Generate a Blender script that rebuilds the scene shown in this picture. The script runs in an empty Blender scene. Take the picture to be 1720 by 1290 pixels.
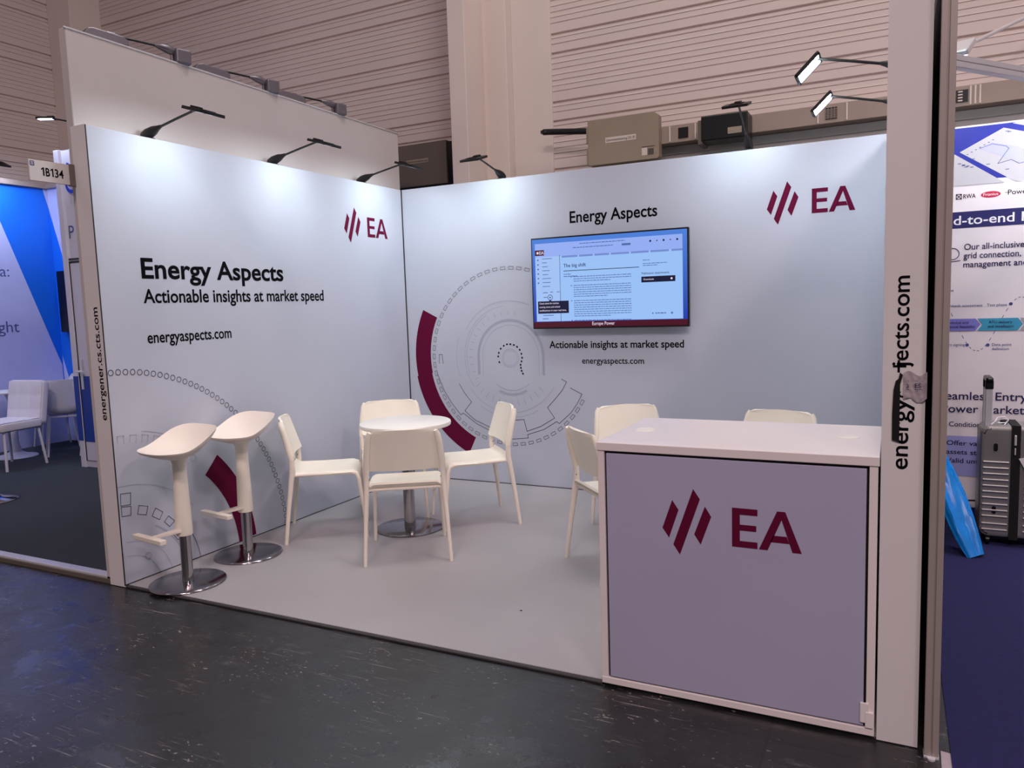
import bpy, bmesh, math, random
from math import sin, cos, pi, radians, sqrt, hypot, atan2
from mathutils import Vector, Matrix

SC = bpy.context.scene
COL = SC.collection
random.seed(7)

# ------------------------------------------------------------------ camera
cam = bpy.data.cameras.new('camera')
cam.sensor_fit = 'HORIZONTAL'
cam.sensor_width = 36.0
cam.lens = 26.836
cam.clip_start = 0.05
cam.clip_end = 200
cam_ob = bpy.data.objects.new('camera', cam)
COL.objects.link(cam_ob)
cam_ob.location = (3.81218, -5.58629, 1.48278)
cam_ob.rotation_euler = (radians(84.1335), radians(1.8591), radians(26.4729))
SC.camera = cam_ob

# ------------------------------------------------------------------ world, exposure
SC.view_settings.view_transform = 'Standard'
SC.view_settings.look = 'None'
SC.view_settings.exposure = 0.0
SC.view_settings.gamma = 1.0
SC.view_settings.use_curve_mapping = False
W = bpy.data.worlds.new('hall_ambient')
SC.world = W
W.use_nodes = True
W.node_tree.nodes['Background'].inputs[0].default_value = (0.92, 0.86, 0.96, 1)
W.node_tree.nodes['Background'].inputs[1].default_value = 0.17


def area_lamp(name, loc, rot, size, sizey, power, color, spread=180):
    l = bpy.data.lights.new(name, 'AREA')
    l.shape = 'RECTANGLE'
    l.size = size
    l.size_y = sizey
    l.energy = power
    l.color = color
    l.spread = radians(spread)
    o = bpy.data.objects.new(name, l)
    COL.objects.link(o)
    o.location = loc
    o.rotation_euler = [radians(a) for a in rot]
    return o


# the hall's high-bay lamps, in rows under the roof
WARM, NEUTRAL = (1.0, 0.78, 0.78), (1.0, 0.94, 0.90)
for hx, hy, hp, hc in ((9.0, -3.0, 255, WARM), (2.6, -1.6, 150, NEUTRAL), (4.2, -9.5, 450, WARM), (9.0, -10.5, 380, WARM), (-3.5, -8.5, 45, WARM)):
    area_lamp('high_bay_lamp', (hx, hy, 8.5), (0, 0, 0), 1.4, 1.4, hp, hc)


# ------------------------------------------------------------------ materials
def lin(c):
    c = c / 255.0
    return c / 12.92 if c <= 0.04045 else ((c + 0.055) / 1.055) ** 2.4


def rgb(t):
    return (lin(t[0]), lin(t[1]), lin(t[2]), 1.0)


def mat(name, col, rough=0.5, metal=0.0, var=0.04, scale=8.0, rvar=0.0, bump=0.0, emit=None, estr=0.0, spec=0.5, alpha=1.0, trans=0.0):
    m = bpy.data.materials.new(name)
    m.use_nodes = True
    nt = m.node_tree
    b = nt.nodes['Principled BSDF']
    b.inputs['Metallic'].default_value = metal
    b.inputs['Roughness'].default_value = rough
    b.inputs['Specular IOR Level'].default_value = spec
    b.inputs['Alpha'].default_value = alpha
    b.inputs['Transmission Weight'].default_value = trans
    c = rgb(col)
    tc = nt.nodes.new('ShaderNodeTexCoord')
    n = nt.nodes.new('ShaderNodeTexNoise')
    n.inputs['Scale'].default_value = scale
    n.inputs['Detail'].default_value = 4
    nt.links.new(tc.outputs['Object'], n.inputs['Vector'])
    r = nt.nodes.new('ShaderNodeValToRGB')
    r.color_ramp.elements[0].position = 0.3
    r.color_ramp.elements[1].position = 0.7
    r.color_ramp.elements[0].color = tuple(max(0, v * (1 - var)) for v in c[:3]) + (1,)
    r.color_ramp.elements[1].color = tuple(min(1, v * (1 + var)) for v in c[:3]) + (1,)
    nt.links.new(n.outputs['Fac'], r.inputs['Fac'])
    nt.links.new(r.outputs['Color'], b.inputs['Base Color'])
    if rvar:
        mr = nt.nodes.new('ShaderNodeMapRange')
        mr.inputs['To Min'].default_value = rough - rvar
        mr.inputs['To Max'].default_value = rough + rvar
        nt.links.new(n.outputs['Fac'], mr.inputs['Value'])
        nt.links.new(mr.outputs['Result'], b.inputs['Roughness'])
    if bump:
        bp = nt.nodes.new('ShaderNodeBump')
        bp.inputs['Strength'].default_value = bump
        bp.inputs['Distance'].default_value = 0.004
        nt.links.new(n.outputs['Fac'], bp.inputs['Height'])
        nt.links.new(bp.outputs['Normal'], b.inputs['Normal'])
    if emit is not None:
        b.inputs['Emission Color'].default_value = rgb(emit)
        b.inputs['Emission Strength'].default_value = estr
    return m


def screen_mat(name, col, strength=1.0, grad=None):
    """lit pixels of a display; grad = second colour of the shown picture (runs over the screen's height)"""
    m = bpy.data.materials.new(name)
    m.use_nodes = True
    nt = m.node_tree
    b = nt.nodes['Principled BSDF']
    b.inputs['Base Color'].default_value = (0.005, 0.005, 0.006, 1)
    b.inputs['Roughness'].default_value = 0.35
    b.inputs['Emission Strength'].default_value = strength
    if grad is None:
        b.inputs['Emission Color'].default_value = rgb(col)
    else:
        tc = nt.nodes.new('ShaderNodeTexCoord')
        sp = nt.nodes.new('ShaderNodeSeparateXYZ')
        r = nt.nodes.new('ShaderNodeValToRGB')
        r.color_ramp.elements[0].color = rgb(grad)
        r.color_ramp.elements[1].color = rgb(col)
        nt.links.new(tc.outputs['Generated'], sp.inputs[0])
        nt.links.new(sp.outputs['Z'], r.inputs['Fac'])
        nt.links.new(r.outputs['Color'], b.inputs['Emission Color'])
    return m


def hall_floor_mat():
    m = bpy.data.materials.new('worn_dark_hall_floor')
    m.use_nodes = True
    nt = m.node_tree
    N, L = nt.nodes, nt.links
    b = N['Principled BSDF']
    tc = N.new('ShaderNodeTexCoord')

    def noise(scale, detail=5, rough=0.55, stretch=None, rot=0, dist=0.0):
        src = tc.outputs['Object']
        if stretch:
            mp = N.new('ShaderNodeMapping')
            mp.inputs['Scale'].default_value = stretch
            mp.inputs['Rotation'].default_value = (0, 0, rot)
            L.new(src, mp.inputs['Vector'])
            src = mp.outputs['Vector']
        n = N.new('ShaderNodeTexNoise')
        n.inputs['Scale'].default_value = scale
        n.inputs['Detail'].default_value = detail
        n.inputs['Roughness'].default_value = rough
        n.inputs['Distortion'].default_value = dist
        L.new(src, n.inputs['Vector'])
        return n.outputs['Fac']

    def ramp(f, p0, p1, c0=0.0, c1=1.0):
        r = N.new('ShaderNodeMapRange')
        r.inputs['From Min'].default_value = p0
        r.inputs['From Max'].default_value = p1
        r.inputs['To Min'].default_value = c0
        r.inputs['To Max'].default_value = c1
        L.new(f, r.inputs['Value'])
        return r.outputs['Result']

    def math2(op, a, bb):
        n = N.new('ShaderNodeMath')
        n.operation = op
        for i, v in enumerate((a, bb)):
            if isinstance(v, (int, float)):
                n.inputs[i].default_value = v
            else:
                L.new(v, n.inputs[i])
        return n.outputs[0]

    big = noise(0.9, 4)
    mid = noise(6.0, 6, 0.65)
    base = N.new('ShaderNodeValToRGB')
    base.color_ramp.elements[0].position = 0.32
    base.color_ramp.elements[0].color = rgb((13, 12, 13))
    base.color_ramp.elements[1].position = 0.72
    base.color_ramp.elements[1].color = rgb((40, 40, 43))
    L.new(math2('ADD', math2('MULTIPLY', big, 0.6), math2('MULTIPLY', mid, 0.4)), base.inputs['Fac'])
    # scuffs: short straight scratches in three directions, small chips, dull smears
    s1 = ramp(noise(5, 2, 0.5, (1.0, 22.0, 1), 0.55), 0.685, 0.72)
    s2 = ramp(noise(2.6, 2, 0.5, (1.0, 34.0, 1), -0.65), 0.69, 0.725)
    s3 = ramp(noise(4, 2, 0.5, (1.0, 24.0, 1), 1.15), 0.675, 0.71)
    patch = ramp(noise(1.3, 3), 0.42, 0.58)
    fine = ramp(noise(42, 2, 0.5, (1, 1.8, 1), 0.4), 0.675, 0.705)
    smear = ramp(noise(5.0, 6, 0.7, (1.0, 3.0, 1), 0.6), 0.60, 0.76)
    sc = math2('MULTIPLY', math2('MAXIMUM', math2('MAXIMUM', s1, s2), s3), patch)
    chips = math2('MULTIPLY', fine, ramp(noise(2.6, 3), 0.46, 0.60))
    tot = math2('MINIMUM', math2('ADD', math2('MAXIMUM', math2('MULTIPLY', sc, 0.55), math2('MULTIPLY', chips, 0.7)), math2('MULTIPLY', smear, 0.22)), 1.0)
    mix = N.new('ShaderNodeMix')
    mix.data_type = 'RGBA'
    L.new(tot, mix.inputs['Factor'])
    L.new(base.outputs['Color'], mix.inputs['A'])
    mix.inputs['B'].default_value = rgb((160, 150, 146))
    # expansion joints: a wide grid of narrow dark lines
    br = N.new('ShaderNodeTexBrick')
    br.offset = 0.0
    br.inputs['Scale'].default_value = 1.0
    br.inputs['Brick Width'].default_value = 2.4
    br.inputs['Row Height'].default_value = 2.4
    br.inputs['Mortar Size'].default_value = 0.004
    mp = N.new('ShaderNodeMapping')
    mp.inputs['Location'].default_value = (1.35, 0.62, 0)
    L.new(tc.outputs['Object'], mp.inputs['Vector'])
    L.new(mp.outputs['Vector'], br.inputs['Vector'])
    mix2 = N.new('ShaderNodeMix')
    mix2.data_type = 'RGBA'
    L.new(math2('MULTIPLY', br.outputs['Fac'], 0.7), mix2.inputs['Factor'])
    L.new(mix.outputs['Result'], mix2.inputs['A'])
    mix2.inputs['B'].default_value = rgb((18, 16, 17))
    L.new(mix2.outputs['Result'], b.inputs['Base Color'])
    L.new(ramp(math2('ADD', math2('MULTIPLY', mid, 0.5), math2('MULTIPLY', big, 0.5)), 0.34, 0.66, 0.16, 0.50), b.inputs['Roughness'])
    bp = N.new('ShaderNodeBump')
    bp.inputs['Strength'].default_value = 0.5
    bp.inputs['Distance'].default_value = 0.006
    L.new(mid, bp.inputs['Height'])
    L.new(bp.outputs['Normal'], b.inputs['Normal'])
    b.inputs['Specular IOR Level'].default_value = 0.65
    return m


M = {}
M['hall_floor'] = hall_floor_mat()
M['vinyl'] = mat('pale_grey_vinyl_floor', (166, 163, 165), 0.38, var=0.07, scale=1.4, rvar=0.08)
M['rubber_edge'] = mat('dark_edging', (52, 48, 50), 0.6)
M['print_white'] = mat('white_printed_fabric', (192, 197, 210), 0.62, var=0.015, scale=2.0, spec=0.3)
M['print_end'] = mat('greyish_white_end_cover', (226, 221, 221), 0.62, var=0.02, scale=2.0, spec=0.3)
M['back_white'] = mat('plain_white_panel', (196, 190, 188), 0.6, var=0.03, scale=1.2, spec=0.3)
M['ink'] = mat('near_black_ink', (8, 8, 14), 0.9, var=0.0, spec=0.1)
M['burgundy'] = mat('burgundy_ink', (98, 8, 51), 0.8, var=0.02, spec=0.15)
M['fine_line'] = mat('fine_grey_ink', (66, 64, 82), 0.6, var=0.0)
M['faint_line'] = mat('faint_grey_ink', (168, 172, 191), 0.6, var=0.0)
M['seam'] = mat('black_seam', (10, 10, 14), 0.6)
M['cladding'] = mat('painted_profiled_sheet', (216, 200, 194), 0.55, var=0.03, scale=1.0)
M['column'] = mat('painted_steel_column', (222, 208, 200), 0.5, var=0.03, scale=2.0)
M['plinth'] = mat('smooth_grey_wall_base', (176, 170, 164), 0.6, var=0.04, scale=2.0)
M['chair'] = mat('cream_white_plastic', (248, 241, 224), 0.42, var=0.015)
M['chair_leg'] = mat('cream_white_lacquered_steel', (242, 232, 218), 0.38, var=0.015)
M['steel_screw'] = mat('dull_screw_steel', (110, 104, 100), 0.35, metal=0.9)
M['table_white'] = mat('white_laminate', (246, 243, 234), 0.35, var=0.01)
M['chrome'] = mat('polished_chrome', (178, 174, 176), 0.10, metal=1.0, var=0.02)
M['chrome_plate'] = mat('brushed_base_plate', (150, 146, 150), 0.16, metal=1.0, var=0.03)
M['stool_seat'] = mat('cream_stool_shell', (244, 232, 220), 0.38, var=0.01)
M['counter_white'] = mat('white_counter_laminate', (240, 230, 229), 0.34, var=0.015, scale=3)
M['counter_front'] = mat('greyish_lilac_print', (178, 176, 202), 0.5, var=0.03, scale=1.6)
M['gap'] = mat('dark_joint', (14, 8, 12), 0.7)
M['black_metal'] = mat('black_powder_coat', (14, 12, 13), 0.45)
M['black_plastic'] = mat('black_plastic', (9, 9, 11), 0.35)
M['black_matte'] = mat('matte_black_cloth', (5, 4, 5), 0.9)
M['lamp_grey'] = mat('grey_lamp_housing', (120, 116, 124), 0.35, metal=0.6)
M['alu'] = mat('aluminium_profile', (176, 164, 158), 0.42, metal=0.3, var=0.03)
M['alu_bright'] = mat('bright_aluminium', (220, 222, 226), 0.3, metal=0.35, var=0.02)
M['box_beige'] = mat('beige_steel_box', (152, 138, 120), 0.5, var=0.06, scale=3)
M['box_dark'] = mat('dull_brown_box', (104, 94, 86), 0.55, var=0.06, scale=3)
M['trunk'] = mat('beige_cable_trunking', (158, 142, 130), 0.5, var=0.03)
M['label_white'] = mat('paper_label', (216, 206, 194), 0.6)
M['label_text'] = mat('label_print', (84, 74, 66), 0.6)
M['carpet_grey'] = mat('dark_slate_carpet', (46, 54, 64), 0.95, var=0.12, scale=90, bump=0.4)
M['carpet_navy'] = mat('navy_carpet', (26, 27, 80), 0.95, var=0.16, scale=30, bump=0.4)
M['wall_blue'] = mat('bright_blue_print', (4, 110, 232), 0.55, var=0.02)
M['wall_lilac'] = mat('pale_lilac_print', (190, 196, 240), 0.55, var=0.02)
M['booth_white'] = mat('white_booth_panel', (214, 214, 228), 0.5, var=0.02)
M['cabin_blue'] = mat('deep_blue_panel', (22, 62, 160), 0.5, var=0.02)
M['navy_ink'] = mat('navy_ink', (26, 26, 82), 0.6, var=0.0)
M['slate_ink'] = mat('slate_blue_ink', (70, 84, 140), 0.6, var=0.0)
M['logo_blue'] = mat('logo_blue_ink', (24, 66, 214), 0.6, var=0.0)
M['quilt'] = mat('white_quilted_leatherette', (222, 220, 232), 0.5, var=0.02)
M['shell_white'] = mat('white_shell_plastic', (226, 228, 236), 0.4, var=0.01)
M['banner'] = mat('white_banner_print', (232, 226, 230), 0.55, var=0.02)
M['banner_navy'] = mat('navy_banner_band', (24, 24, 92), 0.55, var=0.02)
M['banner_blue'] = mat('royal_blue_print', (18, 34, 146), 0.55, var=0.03)
M['banner_card'] = mat('pale_grey_card_print', (188, 186, 190), 0.55, var=0.01)
M['banner_lilac'] = mat('lilac_print', (160, 164, 220), 0.55, var=0.02)
M['banner_violet'] = mat('violet_arrow_print', (124, 122, 204), 0.55, var=0.02)
M['banner_teal'] = mat('teal_arrow_print', (56, 152, 188), 0.55, var=0.02)
M['banner_grey'] = mat('grey_arrow_print', (160, 166, 172), 0.55, var=0.02)
M['banner_pale'] = mat('pale_lavender_print', (176, 178, 222), 0.55, var=0.02)
M['red_ink'] = mat('crimson_ink', (196, 24, 70), 0.55, var=0.0)
M['white_ink'] = mat('white_ink', (236, 236, 240), 0.55, var=0.0)
M['case_silver'] = mat('silver_grey_shell', (150, 148, 146), 0.36, metal=0.35, var=0.02)
M['case_rib'] = mat('bright_rib_edge', (216, 214, 210), 0.25, metal=0.5, var=0.0)
M['strap'] = mat('black_webbing', (10, 9, 11), 0.8, bump=0.2, scale=60)
M['blue_bag'] = mat('bright_blue_plastic_film', (24, 136, 226), 0.28, var=0.14, scale=16)
M['clear_tape'] = mat('milky_clear_film', (178, 166, 172), 0.2, var=0.05, scale=30)
M['lens'] = mat('lit_led_lens', (240, 244, 255), 0.4, emit=(230, 244, 250), estr=82.0)
M['lens_warm'] = mat('lit_led_lens_neutral', (250, 246, 240), 0.4, emit=(255, 246, 236), estr=26.0)
M['lens_booth'] = mat('lit_booth_lens', (240, 244, 255), 0.4, emit=(208, 220, 255), estr=190.0)
M['lens_strong'] = mat('bright_lit_led_lens', (240, 244, 255), 0.4, emit=(240, 244, 255), estr=165.0)
M['screen_blue'] = screen_mat('screen_wallpaper', (78, 132, 226), 0.9, grad=(28, 60, 170))
M['screen_page'] = screen_mat('screen_page', (156, 196, 250), 0.95)
M['screen_head'] = screen_mat('screen_page_head', (150, 176, 246), 0.95)
M['screen_nav'] = screen_mat('screen_side_menu', (164, 196, 248), 0.95)
M['screen_text'] = screen_mat('screen_text', (84, 108, 172), 0.9)
M['screen_dark'] = screen_mat('screen_dark_text', (26, 34, 80), 0.8)
M['screen_navy'] = screen_mat('screen_navy_box', (14, 16, 60), 0.7)
M['screen_red'] = screen_mat('screen_burgundy_bar', (84, 2, 34), 0.7)
M['screen_white'] = screen_mat('screen_white_text', (236, 226, 246), 0.9)
M['screen_tab'] = screen_mat('screen_grey_tab', (118, 144, 214), 0.9)
M['tv_dark'] = mat('unlit_black_screen', (6, 5, 12), 0.3)

# ------------------------------------------------------------------ mesh helpers


def new():
    return bmesh.new()


def merge(dst, src):
    me = bpy.data.meshes.new('tmp')
    src.to_mesh(me)
    src.free()
    dst.from_mesh(me)
    bpy.data.meshes.remove(me)


def box(bm, x0, x1, y0, y1, z0, z1, bev=0.0, seg=2, mtx=None):
    t = bmesh.new()
    bmesh.ops.create_cube(t, size=1.0)
    for v in t.verts:
        v.co = Vector(((x0 + x1) / 2 + v.co.x * (x1 - x0), (y0 + y1) / 2 + v.co.y * (y1 - y0), (z0 + z1) / 2 + v.co.z * (z1 - z0)))
    if bev > 0:
        bmesh.ops.bevel(t, geom=t.edges[:], offset=bev, segments=seg, profile=0.5, affect='EDGES')
    if mtx is not None:
        t.transform(mtx)
    merge(bm, t)


def tube(bm, pts, r, seg=8, flat=1.0):
    """swept round bar through pts; r a number or one radius per point"""
    pts = [Vector(p) for p in pts]
    rr = [r] * len(pts) if isinstance(r, (int, float)) else list(r)
    rings = []
    up0 = None
    for i, p in enumerate(pts):
        a = pts[max(i - 1, 0)]
        b = pts[min(i + 1, len(pts) - 1)]
        d = (b - a).normalized()
        if up0 is None:
            up0 = Vector((0, 0, 1)) if abs(d.z) < 0.9 else Vector((0, 1, 0))
        s = d.cross(up0)
        if s.length < 1e-5:
            s = d.cross(Vector((1, 0, 0)))
        s.normalize()
        u = s.cross(d).normalized()
        up0 = u
        rings.append([bm.verts.new(p + (s * cos(2 * pi * k / seg) + u * sin(2 * pi * k / seg) * flat) * rr[i]) for k in range(seg)])
    for a, b in zip(rings, rings[1:]):
        for k in range(seg):
            bm.faces.new((a[k], a[(k + 1) % seg], b[(k + 1) % seg], b[k]))
    bm.faces.new(rings[0][::-1])
    bm.faces.new(rings[-1])


def lathe(bm, prof, seg=48, c=(0, 0, 0)):
    rings = []
    for r, z in prof:
        if r < 1e-6:
            rings.append([bm.verts.new((c[0], c[1], c[2] + z))])
        else:
            rings.append([bm.verts.new((c[0] + r * cos(2 * pi * k / seg), c[1] + r * sin(2 * pi * k / seg), c[2] + z)) for k in range(seg)])
    for a, b in zip(rings, rings[1:]):
        for k in range(seg):
            k2 = (k + 1) % seg
            if len(a) == 1 and len(b) == 1:
                continue
            if len(a) == 1:
                bm.faces.new((a[0], b[k2], b[k]))
            elif len(b) == 1:
                bm.faces.new((a[k], a[k2], b[0]))
            else:
                bm.faces.new((a[k], a[k2], b[k2], b[k]))


def ellipsoid(bm, c, r, mtx=None, seg=20):
    t = bmesh.new()
    bmesh.ops.create_uvsphere(t, u_segments=seg, v_segments=seg // 2, radius=1.0)
    for v in t.verts:
        v.co = Vector((v.co.x * r[0], v.co.y * r[1], v.co.z * r[2]))
    if mtx is not None:
        t.transform(mtx)
    bmesh.ops.translate(t, vec=Vector(c), verts=t.verts[:])
    merge(bm, t)


def grid_sheet(bm, fn, nu, nv, thick=None):
    """surface fn(u,v)->Vector for u,v in 0..1; thick makes it a closed shell along its normals"""
    P = [[Vector(fn(i / nu, j / nv)) for j in range(nv + 1)] for i in range(nu + 1)]

    def nrm(i, j):
        a = P[min(i + 1, nu)][j] - P[max(i - 1, 0)][j]
        b = P[i][min(j + 1, nv)] - P[i][max(j - 1, 0)]
        n = a.cross(b)
        return n.normalized() if n.length > 1e-9 else Vector((0, 0, 1))
    top = [[bm.verts.new(P[i][j]) for j in range(nv + 1)] for i in range(nu + 1)]
    for i in range(nu):
        for j in range(nv):
            bm.faces.new((top[i][j], top[i + 1][j], top[i + 1][j + 1], top[i][j + 1]))
    if thick:
        bot = [[bm.verts.new(P[i][j] - nrm(i, j) * thick) for j in range(nv + 1)] for i in range(nu + 1)]
        for i in range(nu):
            for j in range(nv):
                bm.faces.new((bot[i][j], bot[i][j + 1], bot[i + 1][j + 1], bot[i + 1][j]))
        ring = [(i, 0) for i in range(nu)] + [(nu, j) for j in range(nv)] + [(i, nv) for i in range(nu, 0, -1)] + [(0, j) for j in range(nv, 0, -1)]
        for k in range(len(ring)):
            a, b = ring[k], ring[(k + 1) % len(ring)]
            bm.faces.new((top[b[0]][b[1]], top[a[0]][a[1]], bot[a[0]][a[1]], bot[b[0]][b[1]]))


def prism(bm, pts, z0, z1, mtx=None, bev=0.0):
    """outline pts (x, y) given thickness z0..z1, then moved by mtx"""
    t = bmesh.new()
    a = [t.verts.new((x, y, z0)) for x, y in pts]
    b = [t.verts.new((x, y, z1)) for x, y in pts]
    t.faces.new(a[::-1])
    t.faces.new(b)
    n = len(pts)
    for k in range(n):
        t.faces.new((a[k], a[(k + 1) % n], b[(k + 1) % n], b[k]))
    bmesh.ops.recalc_face_normals(t, faces=t.faces[:])
    if bev:
        bmesh.ops.bevel(t, geom=t.edges[:], offset=bev, segments=2, profile=0.5, affect='EDGES')
    if mtx is not None:
        t.transform(mtx)
    merge(bm, t)


def rrect(w, h, r, seg=6, cx=0, cy=0):
    out = []
    for sx, sy, a0 in ((1, 1, 0), (-1, 1, 90), (-1, -1, 180), (1, -1, 270)):
        for k in range(seg + 1):
            a = radians(a0 + 90 * k / seg)
            out.append((cx + sx * (w / 2 - r) + r * cos(a), cy + sy * (h / 2 - r) + r * sin(a)))
    return out


def obj(name, bm, m, parent=None, smooth=False, angle=40):
    me = bpy.data.meshes.new(name)
    bmesh.ops.recalc_face_normals(bm, faces=bm.faces[:])
    bm.to_mesh(me)
    bm.free()
    me.materials.append(m)
    if smooth:
        for p in me.polygons:
            p.use_smooth = True
        me.set_sharp_from_angle(angle=radians(angle))
    o = bpy.data.objects.new(name, me)
    COL.objects.link(o)
    if parent is not None:
        o.parent = parent
    return o


def thing(name, label, cat, loc=(0, 0, 0), rotz=0.0, group=None):
    o = bpy.data.objects.new(name, None)
    COL.objects.link(o)
    o.empty_display_size = 0.1
    o.location = loc
    o.rotation_euler = (0, 0, rotz)
    return tag(o, label, cat, group)


def tag(o, label, cat, group=None, kind=None):
    o['label'] = label
    o['category'] = cat
    if group:
        o['group'] = group
    if kind:
        o['kind'] = kind
    return o


def struct(name, bm, m, label=None, cat=None, smooth=False):
    o = obj(name, bm, m, None, smooth)
    o['kind'] = 'structure'
    if label:
        o['label'] = label
    if cat:
        o['category'] = cat
    return o


def children(o):
    return [c for c in bpy.data.objects if c.parent == o]


def copy_tree(o, parent=None):
    c = o.copy()
    COL.objects.link(c)
    if parent is not None:
        c.parent = parent
    for ch in children(o):
        copy_tree(ch, c)
    return c


# ------------------------------------------------------------------ flat prints
def text_geo(body, bold):
    cu = bpy.data.curves.new('lettering_source', 'FONT')
    cu.body = body
    cu.size = 1.0
    cu.offset = bold
    cu.resolution_u = 4
    o = bpy.data.objects.new('lettering_source', cu)
    COL.objects.link(o)
    bpy.context.view_layer.update()
    me = bpy.data.meshes.new_from_object(o.evaluated_get(bpy.context.evaluated_depsgraph_get()))
    vs = [(v.co.x, v.co.y) for v in me.vertices]
    fs = [tuple(p.vertices) for p in me.polygons]
    bpy.data.objects.remove(o)
    bpy.data.curves.remove(cu)
    bpy.data.meshes.remove(me)
    return vs, fs


CAP = 0.70


class Print:
    """flat ink on a plane: origin o, right r, up u; 2-D shapes are collected then built as one mesh"""

    def __init__(self):
        self.v, self.f = [], []

    def poly(self, pts):
        n = len(self.v)
        self.v += [tuple(p) for p in pts]
        self.f.append(tuple(range(n, n + len(pts))))
        return self

    def rect(self, x0, y0, x1, y1):
        return self.poly([(x0, y0), (x1, y0), (x1, y1), (x0, y1)])

    def line(self, pts, w, closed=False):
        pts = list(pts)
        if closed:
            pts = pts + [pts[0]]
        for (ax, ay), (bx, by) in zip(pts, pts[1:]):
            d = hypot(bx - ax, by - ay)
            if d < 1e-9:
                continue
            ex, ey = (bx - ax) / d * w / 2, (by - ay) / d * w / 2
            nx, ny = -ey, ex
            self.poly([(ax - ex + nx, ay - ey + ny), (ax - ex - nx, ay - ey - ny), (bx + ex - nx, by + ey - ny), (bx + ex + nx, by + ey + ny)])
        return self

    def arc(self, cx, cy, r, a0, a1, w, n=40):
        return self.band(cx, cy, r - w / 2, r + w / 2, a0, a1, n)

    def band(self, cx, cy, r0, r1, a0, a1, n=40):
        A = [radians(a0 + (a1 - a0) * k / n) for k in range(n + 1)]
        for a, b in zip(A, A[1:]):
            self.poly([(cx + r0 * cos(a), cy + r0 * sin(a)), (cx + r1 * cos(a), cy + r1 * sin(a)), (cx + r1 * cos(b), cy + r1 * sin(b)), (cx + r0 * cos(b), cy + r0 * sin(b))])
        return self

    def disc(self, cx, cy, r, n=20):
        return self.poly([(cx + r * cos(2 * pi * k / n), cy + r * sin(2 * pi * k / n)) for k in range(n)])

    def text(self, body, x, y, h=None, w=None, bold=0.010, align='L'):
        """baseline starts at (x, y); h cap height, w total width (either one keeps the letters' own shape)"""
        vs, fs = text_geo(body, bold)
        x0 = min(p[0] for p in vs)
        x1 = max(p[0] for p in vs)
        sx = sy = None
        if w is not None:
            sx = w / (x1 - x0)
        if h is not None:
            sy = h / CAP
        sx = sx or sy
        sy = sy or sx
        off = {'L': -x0, 'C': -(x0 + x1) / 2, 'R': -x1}[align]
        n = len(self.v)
        self.v += [(x + (p[0] + off) * sx, y + p[1] * sy) for p in vs]
        self.f += [tuple(n + i for i in f) for f in fs]
        return self

    def build(self, name, parent, o, r, u, m, off=0.0012):
        o, r, u = Vector(o), Vector(r), Vector(u)
        nrm = r.cross(u).normalized()
        me = bpy.data.meshes.new(name)
        me.from_pydata([tuple(o + r * x + u * y + nrm * off) for x, y in self.v], [], self.f)
        me.validate()
        me.materials.append(m)
        ob = bpy.data.objects.new(name, me)
        COL.objects.link(ob)
        if parent is not None:
            ob.parent = parent
        return ob


def emblem(p, x, y, s):
    """three slanted bars and the letters E A; (x, y) lower left, s scales the counter's size"""
    B = [[(3.096, .756), (3.119, .721), (3.083, .614), (3.059, .649)], [(3.173, .803), (3.197, .767), (3.123, .554), (3.099, .59)],
         [(3.215, .742), (3.237, .706), (3.199, .6), (3.176, .636)]]
    E = [[(3.31, .606), (3.337, .606), (3.337, .747), (3.31, .747)], [(3.337, .724), (3.397, .724), (3.397, .747), (3.337, .747)],
         [(3.337, .667), (3.393, .667), (3.393, .688), (3.337, .688)], [(3.337, .606), (3.397, .606), (3.397, .629), (3.337, .629)]]
    A = [[(3.402, .606), (3.431, .606), (3.489, .747), (3.462, .747)], [(3.513, .606), (3.543, .606), (3.489, .747), (3.477, .718)],
         [(3.440, .636), (3.503, .636), (3.494, .660), (3.450, .660)]]
    for q in B + E + A:
        p.poly([(x + (a - 3.059) * s[0], y + (b - .554) * s[1]) for a, b in q])
    return p


XP, YP, ZP = (1, 0, 0), (0, 1, 0), (0, 0, 1)
XN = (-1, 0, 0)

# ------------------------------------------------------------------ setting: floors
D = 2.881
Wd = 3.784
HF = -0.012
bm = new()
box(bm, -14, 16, -14, 1.3, HF - 0.2, HF)
struct('floor', bm, M['hall_floor'], 'worn dark glossy hall floor with scratches', 'floor')
bm = new()
box(bm, 0.0, 3.79, -2.862, 0.0, HF, 0.0)
vin = struct('floor_stand', bm, M['vinyl'], 'pale grey vinyl floor of the white stand', 'floor')
p = Print()
p.disc(2.4065, -2.1, 0.007)
p.build('floor_mark', vin, (-0.2, -0.27, 0), XP, YP, M['ink'], 0.0006)
bm = new()
box(bm, 0.005, 2.81, -2.884, -2.862, HF, -0.001, 0.004)
struct('trim_1', bm, M['rubber_edge'], 'dark edging strip in front of the vinyl floor', 'edging strip')
bm = new()
box(bm, -5.2, -0.19, -2.80, 0.25, HF, 0.02)
struct('floor_left_booth', bm, M['carpet_grey'], 'dark slate carpet of the blue booth', 'carpet')
bm = new()
box(bm, -5.2, -0.125, -2.86, -2.80, HF, 0.024, 0.003)
struct('trim_2', bm, M['alu_bright'], 'bright metal threshold in front of the dark carpet', 'threshold')
bm = new()
box(bm, -5.2, -0.125, -2.872, -2.861, HF, 0.012)
struct('trim_3', bm, M['box_dark'], 'dull brown riser below the bright threshold', 'edging strip')
bm = new()
box(bm, 4.0, 9.0, -3.02, 0.0, HF, -0.006)
struct('floor_right_booth', bm, M['carpet_navy'], 'navy carpet of the booth with the suitcase', 'carpet')
bm = new()
prism(bm, [(3.972, -2.87), (4.0, -2.875), (4.002, -2.99), (3.97, -2.985)], HF, HF + 0.002)
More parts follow.
